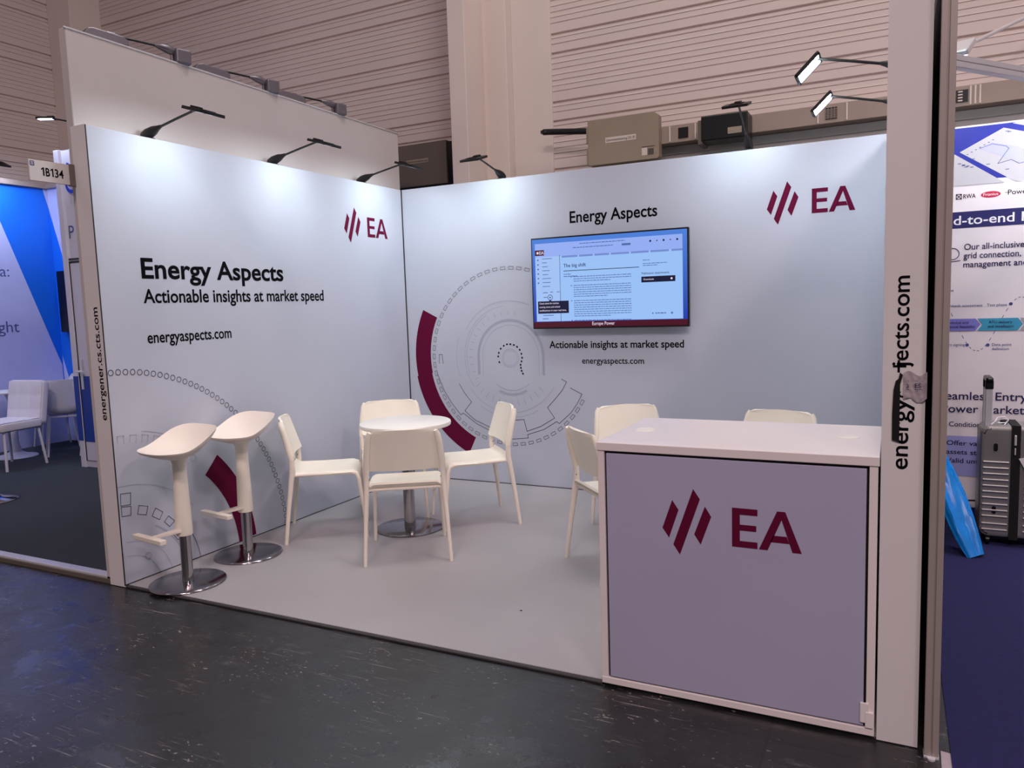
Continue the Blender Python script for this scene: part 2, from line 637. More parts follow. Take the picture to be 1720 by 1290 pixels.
for k in range(9):
    a = 4.0 + k * 0.03
    prism(bm, [(a, -3.01 - 0.012 * (k % 3)), (a + 0.036, -3.0), (a + 0.03, -3.03), (a + 0.004, -3.035 - 0.01 * (k % 2))], HF, HF + 0.004)
tag(obj('floor_tape', bm, M['clear_tape']), 'crumpled clear tape along the edge of the navy carpet', 'tape')

# ------------------------------------------------------------------ setting: hall walls


def cladding(name, a0, a1, fixed, axis, z0, z1, zanchor, label):
    """profiled sheet: two deep grooves then four shallow ribs, repeated every 0.615 m"""
    per = 0.6195
    prof = []
    k0 = int((z0 - zanchor) / per) - 1
    marks = []
    k = k0
    while zanchor + k * per < z1 + per:
        b = zanchor + k * per
        for off, d in ((0.0, 0.022), (0.083, 0.007), (0.174, 0.022), (0.272, 0.007), (0.371, 0.007), (0.475, 0.007), (0.576, 0.008)):
            marks.append((b + off, d))
        k += 1
    marks.sort()
    prof.append((z0, 0.0))
    for z, d in marks:
        if z0 + 0.02 < z < z1 - 0.02:
            if d > 0.01:
                prof += [(z - 0.014, 0.0), (z - 0.006, d), (z + 0.004, d), (z + 0.010, 0.0)]
            else:
                prof += [(z - 0.007, 0.0), (z - 0.003, d), (z + 0.002, d), (z + 0.004, 0.0)]
                if d < 0.0075:
                    prof += [(z + 0.050, 0.0), (z + 0.054, -0.005), (z + 0.060, 0.0)]
    prof.append((z1, 0.0))
    bm = new()
    ra, rb = [], []
    for z, d in prof:
        if axis == 'x':
            ra.append(bm.verts.new((a0, fixed + d, z)))
            rb.append(bm.verts.new((a1, fixed + d, z)))
        else:
            ra.append(bm.verts.new((fixed - d, a0, z)))
            rb.append(bm.verts.new((fixed - d, a1, z)))
    for i in range(len(prof) - 1):
        bm.faces.new((ra[i], rb[i], rb[i + 1], ra[i + 1]))
    # outer skin so the wall has thickness
    e = 0.2
    if axis == 'x':
        box(bm, a0, a1, fixed + 0.05, fixed + e, z0, z1)
    else:
        box(bm, fixed - e, fixed - 0.05, a0, a1, z0, z1)
    o = struct(name, bm, M['cladding'], label, 'wall')
    return o


cladding('wall_hall_back', -5.8, 12.0, 1.3, 'x', 2.10, 9.5, 3.208, 'pinkish profiled sheet wall of the hall behind the stands')
cladding('wall_hall_left', -14.0, 1.5, -5.85, 'y', 0.0, 9.5, 3.42, 'dim profiled sheet wall of the hall at the far left')
bm = new()
box(bm, -5.8, 12.0, 1.29, 1.5, HF, 2.12)
box(bm, 1.40, 12.0, 1.255, 1.295, 2.0, 2.82)
box(bm, 1.40, 12.0, 1.235, 1.29, 2.76, 2.83, 0.006)
struct('wall_hall_base', bm, M['plinth'], 'smooth grey base of the hall wall below the cable trunking', 'wall')
bm = new()
box(bm, -5.85, -5.42, 0.88, 1.32, HF, 9.5, 0.004)
struct('column_corner', bm, M['column'], 'painted steel column in the dim hall corner', 'column')
bm = new()
box(bm, 0.11, 0.286, 0.70, 1.01, HF, 9.5, 0.006)
box(bm, 0.12, 0.24, 1.01, 1.20, HF, 9.5)
box(bm, 0.20, 0.482, 1.15, 1.30, HF, 9.5, 0.006)
box(bm, 0.482, 0.885, 1.272, 1.32, HF, 9.5, 0.004)
struct('column_hall', bm, M['column'], 'tall pale stepped steel column behind the corner of the stand', 'column')

# ------------------------------------------------------------------ setting: the stand's walls
TH = 0.118
bm = new()
box(bm, -TH, 0.0, -D, 0.0, 0.0 + HF, 2.5, 0.003, 1)
wl = struct('wall_left', bm, M['print_white'], 'white printed stand wall on the left with large heading', 'wall')
bm = new()
box(bm, 0.0, 3.90, 0.0, 0.10, HF, 2.5, 0.003, 1)
wb = struct('wall_back', bm, M['print_white'], 'white printed stand wall behind the screen', 'wall')
bm = new()
box(bm, Wd, Wd + TH, -D, 0.0, HF, 2.5, 0.003, 1)
wr = struct('wall_right', bm, M['print_white'], 'white stand wall at the right seen edge on beside the counter', 'wall')
# end covers of the two side walls
bm = new()
box(bm, -TH - 0.002, 0.002, -D - 0.003, -D - 0.0005, HF + 0.004, 2.503)
obj('end_cover', bm, M['print_end'], wl)
bm = new()
box(bm, Wd - 0.002, Wd + TH + 0.002, -D - 0.003, -D - 0.0005, HF + 0.004, 2.503)
obj('end_cover', bm, M['print_end'], wr)
# seams
bm = new()
box(bm, 0.0, 0.007, -0.007, 0.0, 0.0, 2.498)
box(bm, 0.0, 0.005, -D, -0.0, 0.0, 0.004)
box(bm, 0.0, 3.78, -0.006, 0.0, 0.0, 0.005)
box(bm, 0.0002, 0.0030, -D - 0.0045, -D + 0.001, 0.0, 2.5)
obj('seam', bm, M['seam'], wl)

LO, LR, LU = (0, 0, 0), YP, ZP          # left wall plane
BO, BR, BU = (0, 0, 0), XP, ZP          # back wall plane
# left wall prints
p = Print()
p.text('Energy Aspects', -2.617, 1.706, h=0.113, w=1.127, bold=0.022)
p.text('Actionable insights at market speed', -2.617, 1.566, h=0.078, w=1.537, bold=0.018)
p.text('energyaspects.com', -2.612, 1.336, h=0.067, w=0.62, bold=0.016)
p.build('lettering', wl, LO, LR, LU, M['ink'])
p = emblem(Print(), -0.796, 2.012, (1.170, 1.118))
p.band(-2.80, -0.05, 0.755, 0.905, 4.0, 46.5)
p.build('burgundy_print', wl, LO, LR, LU, M['burgundy'])
CL = (-2.861, -0.064)
p = Print()
a = 94.0
while a > 3:
    x, y = CL[0] + 1.253 * cos(radians(a)), CL[1] + 1.253 * sin(radians(a))
    if x > -2.862:
        p.band(x, y, 0.0135, 0.0175, 0, 360, 14)
    a -= 2.05
for q in ([(-2.863, .516), (-2.8, .509), (-2.807, .443), (-2.867, .45)], [(-2.865, .443), (-2.805, .433), (-2.811, .383), (-2.866, .389)],
          [(-2.756, .425), (-2.699, .406), (-2.714, .359), (-2.768, .378)], [(-2.65, .383), (-2.604, .348), (-2.629, .309), (-2.677, .342)],
          [(-2.567, .315), (-2.527, .274), (-2.565, .25), (-2.598, .288)], [(-2.51, .23), (-2.475, .18), (-2.515, .155), (-2.545, .20)]):
    p.line(q, 0.0035, True)
p.arc(CL[0], CL[1], 0.505, 8, 38, 0.004)
p.build('line_art', wl, LO, LR, LU, M['fine_line'])
p = Print()
p.arc(CL[0], CL[1], 0.62, 40, 92, 0.004)
p.arc(CL[0], CL[1], 0.92, 60, 80, 0.004)
for k in range(6):
    ang = 62 + 5 * k
    q = [(CL[0] + r * cos(radians(t)), CL[1] + r * sin(radians(t))) for r, t in ((0.86, ang), (0.90, ang), (0.90, ang + 2.5), (0.86, ang + 2.5))]
    p.line(q, 0.004)
p.arc(CL[0], CL[1], 0.30, 12, 88, 0.004)
p.arc(CL[0], CL[1], 0.22, 16, 88, 0.004)
p.arc(CL[0], CL[1], 0.40, 20, 60, 0.010)
for q in ((-2.72, .12), (-2.62, .16), (-2.66, .21), (-2.5, .5), (-2.36, .62)):
    p.band(q[0], q[1], 0.018, 0.022, 0, 360, 12)
p.build('faint_line_art', wl, LO, LR, LU, M['faint_line'])
# left wall end lettering, reads upwards
p = Print()
p.text('energener.cs.cts.com', 0.93, 0.0, h=0.046, w=0.616, bold=0.010)
p.build('lettering', wl, (-0.027, -D - 0.003, 0), ZP, XN, M['ink'])

# back wall prints
p = Print()
p.text('Energy Aspects', 1.553, 2.104, h=0.088, w=0.692, bold=0.017)
p.text('Actionable insights at market speed', 1.353, 1.136, h=0.056, w=1.08, bold=0.018)
p.text('energyaspects.com', 1.629, 1.013, h=0.048, w=0.50, bold=0.010)
p.build('lettering', wb, BO, BR, BU, M['ink'])
CB = (0.990, 1.063)
p = emblem(Print(), 3.015, 1.975, (1.152, 1.150))
p.band(CB[0], CB[1], 0.758, 0.912, 153.5, 190.5, 24)
p.band(CB[0], CB[1], 0.765, 0.922, 190.5, 243.5, 30)
p.build('burgundy_print', wb, BO, BR, BU, M['burgundy'])
p = Print()
ang = 62.0
while ang < 332:
    a0, a1 = radians(ang), radians(ang + 3.2)
    c = [(CB[0] + r * cos(t), CB[1] + r * sin(t)) for r, t in ((.714, a0), (.736, a0), (.736, a1), (.714, a1))]
    p.line(c, 0.0035, True)
    ang += 5.8
for q in ([(0.506, .833), (0.555, .755), (0.619, .681), (0.55, .605), (0.646, .528), (0.787, .473)],
          [(0.88, .538), (0.989, .538), (1.107, .549), (1.131, .452), (1.258, .499), (1.381, .571), (1.322, .655), (1.404, .741), (1.455, .80), (1.493, .866), (1.449, .887)],
          [(0.86, .398), (0.968, .378), (1.141, .397), (1.136, .425), (1.286, .475), (1.398, .544), (1.421, .528), (1.523, .618), (1.58, .695), (1.621, .771), (1.525, .817)],
          [(0.287, .928), (0.354, .77), (0.42, .67), (0.509, .567), (0.533, .584), (0.66, .497), (0.779, .446)],
          [(0.313, 1.007), (0.317, 1.084), (0.346, 1.084), (0.353, 1.007)]):
    p.line(q, 0.0045)
p.build('line_art', wb, BO, BR, BU, M['fine_line'])
p = Print()
p.band(1.0, 1.068, 0.285, 0.308, 0, 180, 40)
for x in (0.692, 1.285):
    p.rect(x, 0.915, x + 0.023, 1.068)
p.band(1.0, 1.068, 0.255, 0.259, 0, 180, 40)
p.rect(0.741, 0.91, 0.745, 1.068)
p.rect(1.255, 0.91, 1.259, 1.068)
p.band(1.01, 1.02, 0.255, 0.275, 243, 300, 20)
p.band(1.01, 1.02, 0.23, 0.236, 230, 312, 20)
p.arc(CB[0], CB[1], 0.46, 65, 150, 0.005)
p.arc(CB[0], CB[1], 0.42, 95, 215, 0.004)
p.arc(CB[0], CB[1], 0.40, 120, 200, 0.004)
p.arc(CB[0], CB[1], 0.50, 160, 200, 0.004)
p.arc(CB[0], CB[1], 0.46, 215, 330, 0.004)
p.arc(CB[0], CB[1], 0.50, 235, 300, 0.004)
for k in range(14):
    a = radians(80 + k * 10)
    p.line([(CB[0] + 0.345 * cos(a), CB[1] + 0.345 * sin(a)), (CB[0] + 0.375 * cos(a), CB[1] + 0.375 * sin(a))], 0.005)
for k in range(12):
    a = radians(218 + k * 9)
    p.line([(CB[0] + 0.36 * cos(a), CB[1] + 0.36 * sin(a)), (CB[0] + 0.41 * cos(a), CB[1] + 0.41 * sin(a))], 0.005)
p.arc(1.0, 1.055, 0.075, 0, 360, 0.004)
p.arc(1.0, 1.055, 0.062, 0, 360, 0.003)
p.build('faint_line_art', wb, BO, BR, BU, M['faint_line'])
p = Print()
dots = [(0.897, 1.021), (0.886, 1.045), (0.888, 1.068), (0.895, 1.098), (0.914, 1.132), (0.943, 1.156), (0.973, 1.168), (1.004, 1.169), (1.036, 1.162), (1.065, 1.147),
        (1.088, 1.122), (1.102, 1.090), (1.107, 1.058), (1.101, 1.028), (1.092, 1.000), (1.094, 0.975), (1.100, 0.950), (1.111, 0.927)]
for i, (x, y) in enumerate(dots):
    if i in (1,):
        continue
    nx, ny = dots[min(i + 1, len(dots) - 1)]
    px, py = dots[max(i - 1, 0)]
    d = hypot(nx - px, ny - py)
    ex, ey = (nx - px) / d * 0.008, (ny - py) / d * 0.008
    p.poly([(x - ex + ey * .8, y - ey - ex * .8), (x + ex + ey * .8, y + ey - ex * .8), (x + ex - ey * .8, y + ey + ex * .8), (x - ex - ey * .8, y - ey + ex * .8)])
p.build('dotted_question_curve', wb, BO, BR, BU, M['ink'])

# right wall end lettering, reads upwards
p = Print()
p.text('energy', 0.921, 0.0, h=0.050, w=0.228, bold=0.010)
p.text('c', 1.152, 0.006, h=0.036, bold=0.012)
p.text('jects.com', 1.250, 0.004, h=0.048, w=0.286, bold=0.010)
p.line([(1.236, 0.030), (1.268, 0.030)], 0.007)
p.line([(1.252, 0.012), (1.252, 0.043)], 0.007)
p.build('lettering', wr, (3.858, -D - 0.003, 0), ZP, XN, M['ink'])

# torn sticker and smeared black streak on the right wall's end
t = thing('torn_sticker', 'crumpled clear sticker on the end of the right stand wall', 'sticker', (3.872, -D - 0.0035, 1.19))
bm = new()
rr = random.Random(3)


def fn(u, v):
    x = -0.030 + 0.066 * u
    z = -0.045 + 0.085 * v + 0.008 * sin(7 * u)
    return (x, -0.0015 - 0.006 * abs(sin(9 * u + 5 * v)) * (0.3 + 0.7 * rr.random()), z)


grid_sheet(bm, fn, 14, 16, 0.0006)
obj('film', bm, M['clear_tape'], t, True, 60)
p = Print()
p.arc(-0.022, 0.0, 0.006, -100, 90, 0.002, 10)
p.text('ES', 0.002, -0.005, h=0.014, bold=0.01)
p.rect(0.002, -0.012, 0.024, -0.0105)
p.rect(-0.022, -0.012, -0.014, -0.0108)
p.rect(-0.020, 0.016, -0.014, 0.0172)
p.rect(0.004, 0.016, 0.009, 0.0172)
p.build('print_mark', t, (0, -0.0095, 0), XP, ZP, M['navy_ink'], 0.0)
bm = new()
prism(bm, [(3.812, 1.015), (3.833, 1.008), (3.833, 1.195), (3.840, 1.225), (3.832, 1.232), (3.828, 1.212), (3.820, 1.205), (3.814, 1.175), (3.8115, 1.10)], 0.0, 0.004,
      Matrix(((1, 0, 0, 0), (0, 0, -1, -D - 0.0035), (0, 1, 0, 0), (0, 0, 0, 1))))
tag(obj('black_streak', bm, M['black_matte']), 'smeared black streak beside the clear sticker on the right wall end', 'tape')  # black smear of unknown nature, shaped as a thin ragged strip

# ------------------------------------------------------------------ setting: neighbours
bm = new()
box(bm, -0.182, -0.124, -2.86, 0.17, HF, 3.02, 0.003, 1)
struct('wall_partition_tall', bm, M['back_white'], 'taller plain white wall standing behind the left stand wall', 'wall')
bm = new()
box(bm, -0.130, -0.118, -2.87, 0.18, 3.014, 3.024, 0.003, 1)  # pale strip drawn in for light catching the wall's top edge
struct('trim_lit_edge', bm, M['alu_bright'], 'pale strip drawn in for the lit top edge of the taller white wall', 'trim')
# left booth
XL, YB = -5.2, 0.25
bm = new()
box(bm, XL - 0.1, XL, -2.87, YB + 0.1, HF, 3.03)
lw = struct('wall_booth_left', bm, M['wall_blue'], 'bright blue wall of the left booth with a pale slanted print', 'wall')
p = Print()
p.poly([(-2.87, 0.0), (0.235, 0.0), (0.235, 0.95), (0.197, 1.055), (-0.328, 2.61), (-0.47, 3.03), (-2.87, 3.03)])
p.build('pale_print', lw, (XL, 0, 0), YP, ZP, M['wall_lilac'])
p = Print()
p.poly([(0.19, 3.03), (YB, 3.03), (YB, 2.79)])
p.build('pale_stripe', lw, (XL, 0, 0), YP, ZP, M['wall_lilac'])
p = Print()
p.text('a:', -0.285, 1.995, h=0.125, align='R', bold=0.0)
p.text('ght', -0.232, 1.365, h=0.130, align='R', bold=0.0)
p.build('lettering', lw, (XL, 0, 0), YP, ZP, M['slate_ink'], 0.003)
bm = new()
box(bm, XL, -0.25, YB, YB + 0.1, HF, 3.03)
lbk = struct('wall_booth_back', bm, M['wall_blue'], 'blue back wall of the left booth with a pale diagonal stripe', 'wall')
p = Print()
p.poly([(XL, 3.03), (XL, 2.79), (-4.982, 2.098), (-4.70, 1.20), (-3.6, 1.20), (-3.6, 3.03)])
p.poly([(XL, 0.0), (XL, 1.06), (-5.0, 0.45), (-4.87, 0.0)])
p.build('pale_print', lbk, (0, YB, 0), XP, ZP, M['wall_lilac'])
bm = new()
box(bm, XL - 0.11, XL + 0.05, -2.87, YB, 3.03, 3.09, 0.004)
box(bm, XL + 0.05, -0.25, YB - 0.05, YB + 0.11, 3.03, 3.09, 0.004)
struct('trim_5', bm, M['trunk'], 'dull pinkish capping along the top of the left booth walls', 'trim')
# right booth
bm = new()
box(bm, 4.0, 7.5, 0.0, 0.1, HF, 2.49)
rb = struct('wall_booth_right', bm, M['banner'], 'white printed wall of the right booth covered in text', 'wall')
bm = new()
box(bm, 3.928, 3.955, -2.86, 0.0, HF, 2.56)
struct('wall_booth_side', bm, M['black_matte'], 'black side wall of the right booth behind the aluminium post', 'wall')

RO = (0, 0, 0)
p = Print()
p.poly([(4.0, 2.175), (4.10, 2.16), (4.62, 2.16), (4.62, 2.48), (4.0, 2.48)])
p.build('blue_picture', rb, RO, XP, ZP, M['banner_blue'])
p = Print()
p.poly([(4.158, 2.335), (4.385, 2.455), (4.64, 2.37), (4.64, 2.13), (4.455, 2.13)])
p.poly([(4.43, 2.475), (4.47, 2.485), (4.64, 2.485), (4.64, 2.405)])
p.poly([(4.0, 2.33), (4.132, 2.325), (4.40, 2.13), (4.0, 2.13)])
p.build('picture_card', rb, RO, XP, ZP, M['banner_card'], 0.002)
p = Print()
p.poly([(4.262, 2.345), (4.325, 2.375), (4.46, 2.335), (4.64, 2.24), (4.64, 2.20), (4.49, 2.235)])
p.build('chart_area', rb, RO, XP, ZP, M['banner_pale'], 0.003)
p = Print()
p.line([(4.262, 2.345), (4.33, 2.366), (4.40, 2.345), (4.415, 2.33), (4.36, 2.245), (4.43, 2.262), (4.47, 2.235), (4.53, 2.25)], 0.003)
for k in range(7):
    p.rect(4.195 + 0.022 * k, 2.315 + 0.012 * k, 4.205 + 0.022 * k, 2.319 + 0.012 * k)
for x, y in ((4.22, 2.285), (4.30, 2.245), (4.40, 2.205), (4.395, 2.43), (4.405, 2.425), (4.17, 2.25), (4.185, 2.24)):
    p.rect(x, y, x + 0.02, y + 0.004)
for k in range(4):
    p.rect(4.15 + 0.022 * k, 2.263 - 0.009 * k, 4.168 + 0.022 * k, 2.268 - 0.009 * k)
p.build('chart_line', rb, RO, XP, ZP, M['slate_ink'], 0.004)
p = Print()
p.text('RWA', 4.184, 2.052, h=0.026, w=0.066, bold=0.012)
p.line([(4.146, 2.050), (4.174, 2.050), (4.174, 2.080), (4.146, 2.080)], 0.004, True)
p.line([(4.148, 2.052), (4.172, 2.078)], 0.004)
p.line([(4.172, 2.052), (4.148, 2.078)], 0.004)
p.text('Power', 4.418, 2.055, h=0.030, bold=0.004)
p.rect(4.403, 2.068, 4.419, 2.071)
p.build('partner_lettering', rb, RO, XP, ZP, M['ink'])
p = Print()
p.poly([(4.329 + 0.052 * cos(2 * pi * k / 28), 2.065 + 0.019 * sin(2 * pi * k / 28)) for k in range(28)])
p.build('red_oval', rb, RO, XP, ZP, M['red_ink'])
p = Print()
p.text('Fronius', 4.329, 2.058, h=0.017, w=0.078, bold=0.006, align='C')
p.build('oval_lettering', rb, RO, XP, ZP, M['white_ink'], 0.002)
p = Print()
p.rect(4.0, 1.872, 4.95, 1.972)
p.build('navy_band', rb, RO, XP, ZP, M['banner_navy'])
p = Print()
p.text('End-to-end Fl', 4.545, 1.893, h=0.056, w=0.50, bold=0.01, align='R')
p.build('band_lettering', rb, RO, XP, ZP, M['white_ink'], 0.002)
p = Print()
p.text('Our all-inclusive', 4.196, 1.737, h=0.037, w=0.315)
p.text('grid connection,', 4.194, 1.683, h=0.037, w=0.302)
p.text('management and', 4.194, 1.628, h=0.037, w=0.335)
p.text('Seamless Entry', 4.555, 0.795, h=0.050, w=0.475, bold=0.012, align='R')
p.text('Power Market', 4.542, 0.712, h=0.050, w=0.445, bold=0.012, align='R')
p.text('Conditions', 4.139, 0.622, h=0.030, w=0.19)
p.text('Offer valid within', 4.128, 0.500, h=0.030, w=0.36, bold=0.008)
p.text('assets start', 4.128, 0.442, h=0.030, w=0.225, bold=0.008)
p.text('Valid until 3', 4.128, 0.386, h=0.030, w=0.235, bold=0.012)
p.arc(4.135, 1.715, 0.035, -120, 120, 0.004, 16)
p.line([(4.11, 1.665), (4.175, 1.672)], 0.004)
p.build('lettering', rb, RO, XP, ZP, M['navy_ink'], 0.002)
p = Print()
for s, x, y, al in (('Needs assessment', 4.304, 1.382, 'R'), ('Test phase', 4.432, 1.382, 'R'), ('Contract signing', 4.215, 1.136, 'R'), ('Data point', 4.360, 1.136, 'L'), ('definition', 4.360, 1.110, 'L'), ('steps', 4.145, 1.48, 'R')):
    p.text(s, x, y, h=0.017, align=al, bold=0.006)
for x, y in ((4.452, 1.394), (4.227, 1.142), (4.338, 1.142), (4.03, 1.394)):
    p.disc(x, y, 0.010)
cur = []
for k in range(60):
    x = 4.03 + k * 0.0105
    y = 1.27 + 0.165 * cos(2 * pi * (x - 4.505) / 0.45)
    cur.append((x, y))
for k in range(0, 58, 2):
    (ax, ay), (bx, by) = cur[k], cur[k + 1]
    p.line([(ax, ay), (ax + (bx - ax) * 0.8, ay + (by - ay) * 0.8)], 0.0035)
p.build('diagram_lettering', rb, RO, XP, ZP, M['slate_ink'], 0.0015)
p = Print()
p.poly([(4.0, 1.232), (4.268, 1.232), (4.296, 1.270), (4.268, 1.308), (4.0, 1.308)])
p.build('violet_arrow', rb, RO, XP, ZP, M['banner_violet'], 0.003)
p = Print()
p.poly([(4.278, 1.232), (4.492, 1.232), (4.518, 1.270), (4.492, 1.308), (4.278, 1.308), (4.306, 1.270)])
p.build('teal_arrow', rb, RO, XP, ZP, M['banner_teal'], 0.003)
p = Print()
p.poly([(4.502, 1.232), (4.70, 1.232), (4.726, 1.270), (4.70, 1.308), (4.502, 1.308), (4.528, 1.270)])
p.build('grey_arrow', rb, RO, XP, ZP, M['banner_grey'], 0.003)
p = Print()
p.text('Technical and', 4.230, 1.277, h=0.016, align='R', bold=0.006)
p.text('financial feasibility', 4.268, 1.251, h=0.016, align='R', bold=0.012)
p.text('RTU delivery', 4.402, 1.277, h=0.016, align='C', bold=0.006)
p.text('and installation', 4.402, 1.251, h=0.016, align='C', bold=0.012)
p.build('arrow_lettering', rb, RO, XP, ZP, M['navy_ink'], 0.005)
p = Print()
p.rect(4.0, 0.30, 4.9, 0.56)
p.build('lilac_panel', rb, RO, XP, ZP, M['banner_lilac'])
p = Print()
p.rect(4.0, HF, 4.9, 0.10)
p.build('lower_band', rb, RO, XP, ZP, M['banner_navy'])

# ------------------------------------------------------------------ arm lamps
def lamp_head(t, mt, ln, wd, housing, lens):
    """flat flood head: plate with cooling fins above, rim and lit lens recessed below"""
    bm = new()
    prism(bm, rrect(ln + 0.03, wd + 0.03, 0.012, 4, ln / 2, 0), -0.004, 0.006, mt, 0.002)
    for y0 in (-wd / 2 - 0.012, wd / 2 + 0.002):
        box(bm, -0.012, ln + 0.012, y0, y0 + 0.010, -0.011, -0.003, 0.001, mtx=mt)
    for x0 in (-0.013, ln + 0.003):
        box(bm, x0, x0 + 0.010, -wd / 2 - 0.012, wd / 2 + 0.012, -0.011, -0.003, 0.001, mtx=mt)
    for k in range(5):
        x0 = 0.012 + k * ln / 5.5
        box(bm, x0, x0 + 0.006, -wd * 0.30, wd * 0.30, 0.005, 0.010, mtx=mt)
    box(bm, -0.02, 0.04, -0.02, 0.02, 0.004, 0.018, 0.004, mtx=mt)
    h = obj('lamp_head', bm, housing, t)
    bm = new()
    box(bm, 0.0, ln, -wd / 2, wd / 2, -0.0062, -0.0042, mtx=mt)
    obj('lens', bm, lens, h)


def make_arm_lamp(lens, housing, name='arm_lamp', tilt=17, ln=0.135, wd=0.135, rise=0.0):
    """base on the wall's top edge, arm out along +X, flat head tilted down at its end"""
    t = thing(name, '', 'lamp')
    bm = new()
    box(bm, -0.085, 0.01, -0.028, 0.028, 0.0, 0.012, 0.003)
    box(bm, -0.0, 0.006, -0.02, 0.02, -0.035, 0.006, 0.002)
    box(bm, -0.13, -0.08, -0.006, 0.006, 0.004, 0.014, 0.002)
    obj('clamp', bm, housing, t)
    q = rise

    def up(x, z):
        return (x, 0, z + q * max(0.0, x + 0.02))
    bm = new()
    tube(bm, [up(-0.065, 0.014), up(-0.045, 0.026), up(-0.01, 0.036), up(0.035, 0.049), up(0.07, 0.058), up(0.095, 0.064)], [0.014, 0.027, 0.031, 0.025, 0.014, 0.009], 14)
    obj('joint', bm, housing, t, True)
    bm = new()
    tube(bm, [up(0.08, 0.060), up(0.22, 0.087), up(0.36, 0.112), up(0.385, 0.114)], 0.0072, 8)
    obj('arm', bm, housing, t, True)
    e = up(0.375, 0.118)
    lamp_head(t, Matrix.Translation(e) @ Matrix.Rotation(radians(tilt), 4, 'Y'), ln, wd, housing, lens)
    return t


lamp0 = make_arm_lamp(M['lens'], M['black_metal'])
lamp1 = make_arm_lamp(M['lens'], M['black_metal'], rise=0.30)
lamp2 = make_arm_lamp(M['lens'], M['black_metal'], tilt=44, ln=0.12, rise=0.06)
spots = [(lamp0, -0.04, -2.455, 2.5, 0, 'black arm lamp on the left wall, nearest the aisle', 'black arm lamps on the left wall'),
         (lamp0, -0.04, -1.455, 2.5, 0, 'black arm lamp on the left wall, the middle of three', 'black arm lamps on the left wall'),
         (lamp0, -0.04, -0.465, 2.5, 0, 'black arm lamp on the left wall, nearest the corner', 'black arm lamps on the left wall'),
         (lamp0, 0.945, 0.04, 2.5, -pi / 2, 'black arm lamp on the back wall in front of the pale column', 'black arm lamps on the back wall'),
         (lamp1, 2.885, 0.04, 2.5, -pi / 2, 'black arm lamp on the back wall in front of the black box', 'black arm lamps on the back wall'),
         (lamp2, 3.83, -1.42, 2.5, pi, 'lit arm lamp on the right wall, the higher of the two in view', 'lit arm lamps on the right wall'),
         (lamp2, 3.83, -0.62, 2.5, pi, 'lit arm lamp on the right wall, the lower one by the vent', 'lit arm lamps on the right wall')]
used = set()
for src, x, y, z, rz, lab, grp in spots:
    o = copy_tree(src) if src.name in used else src
    used.add(src.name)
    o.location = (x, y, z)
    o.rotation_euler = (0, 0, rz)
    o['label'] = lab
    o['group'] = grp


def make_folded_lamp():
    t = thing('folded_arm_lamp', '', 'lamp')
    bm = new()
    box(bm, -0.075, 0.02, -0.012, 0.045, 0.0, 0.088, 0.010)
    obj('driver_box', bm, M['lamp_grey'], t)
    bm = new()
    tube(bm, [(0.03, 0, 0.0), (0.03, 0, 0.05)], 0.009, 8)
    tube(bm, [(-0.005, 0, 0.062), (0.02, 0, 0.070), (0.06, 0, 0.082), (0.10, 0, 0.086), (0.13, 0, 0.086)], [0.016, 0.024, 0.026, 0.018, 0.008], 12)
    obj('joint', bm, M['lamp_grey'], t, True)
    bm = new()
    tube(bm, [(0.11, 0, 0.086), (0.25, 0, 0.088), (0.37, 0, 0.086)], 0.007, 8)
    obj('arm', bm, M['black_metal'], t, True)
    bm = new()
    prism(bm, [(0.30, 0.030), (0.53, 0.030), (0.545, 0.045), (0.52, 0.085), (0.49, 0.092), (0.33, 0.078), (0.30, 0.06)], -0.075, 0.055, Matrix(((1, 0, 0, 0), (0, 0, 1, 0), (0, 1, 0, 0), (0, 0, 0, 1))), 0.005)
    box(bm, 0.36, 0.41, -0.03, 0.03, 0.078, 0.096, 0.004)
    h = obj('lamp_head', bm, M['lamp_grey'], t)
    bm = new()
    box(bm, 0.40, 0.51, -0.065, 0.046, 0.0285, 0.0305)
    obj('lens', bm, M['lens_warm'], h)
    return t


lampg = make_folded_lamp()
for i, (y, lab) in enumerate(((-2.13, 'grey arm lamp folded along the top of the taller wall, nearest the aisle'),
                              (-1.37, 'grey arm lamp folded along the top of the taller wall, the middle one'),
                              (-0.63, 'grey arm lamp folded along the top of the taller wall, nearest the back'))):
    o = lampg if i == 0 else copy_tree(lampg)
    o.location = (-0.150, y, 3.02)
    o.rotation_euler = (0, 0, radians(-106))
    o['label'] = lab
    o['group'] = 'grey lamps on the taller wall'

# lamps of the left booth
lampb = make_arm_lamp(M['lens_booth'], M['black_metal'], 'booth_lamp', tilt=3, ln=0.12, wd=0.06)
lampb['label'] = 'dark arm lamp high on the left booth cabin'
lampb.location = (-3.02, -0.62, 3.26)
lampb.rotation_euler = (0, 0, radians(-140))
wallamp = make_arm_lamp(M['lens_booth'], M['black_metal'], 'booth_lamp', tilt=24)
bm = new()
box(bm, -0.06, -0.02, -0.015, 0.015, -0.159, 0.002, 0.003)
obj('riser', bm, M['black_metal'], lampb)
wallamp['label'] = 'dark arm lamp at the left edge above the blue wall'
wallamp.location = (-5.25, -0.50, 3.09)
wallamp.rotation_euler = (0, 0, 0)
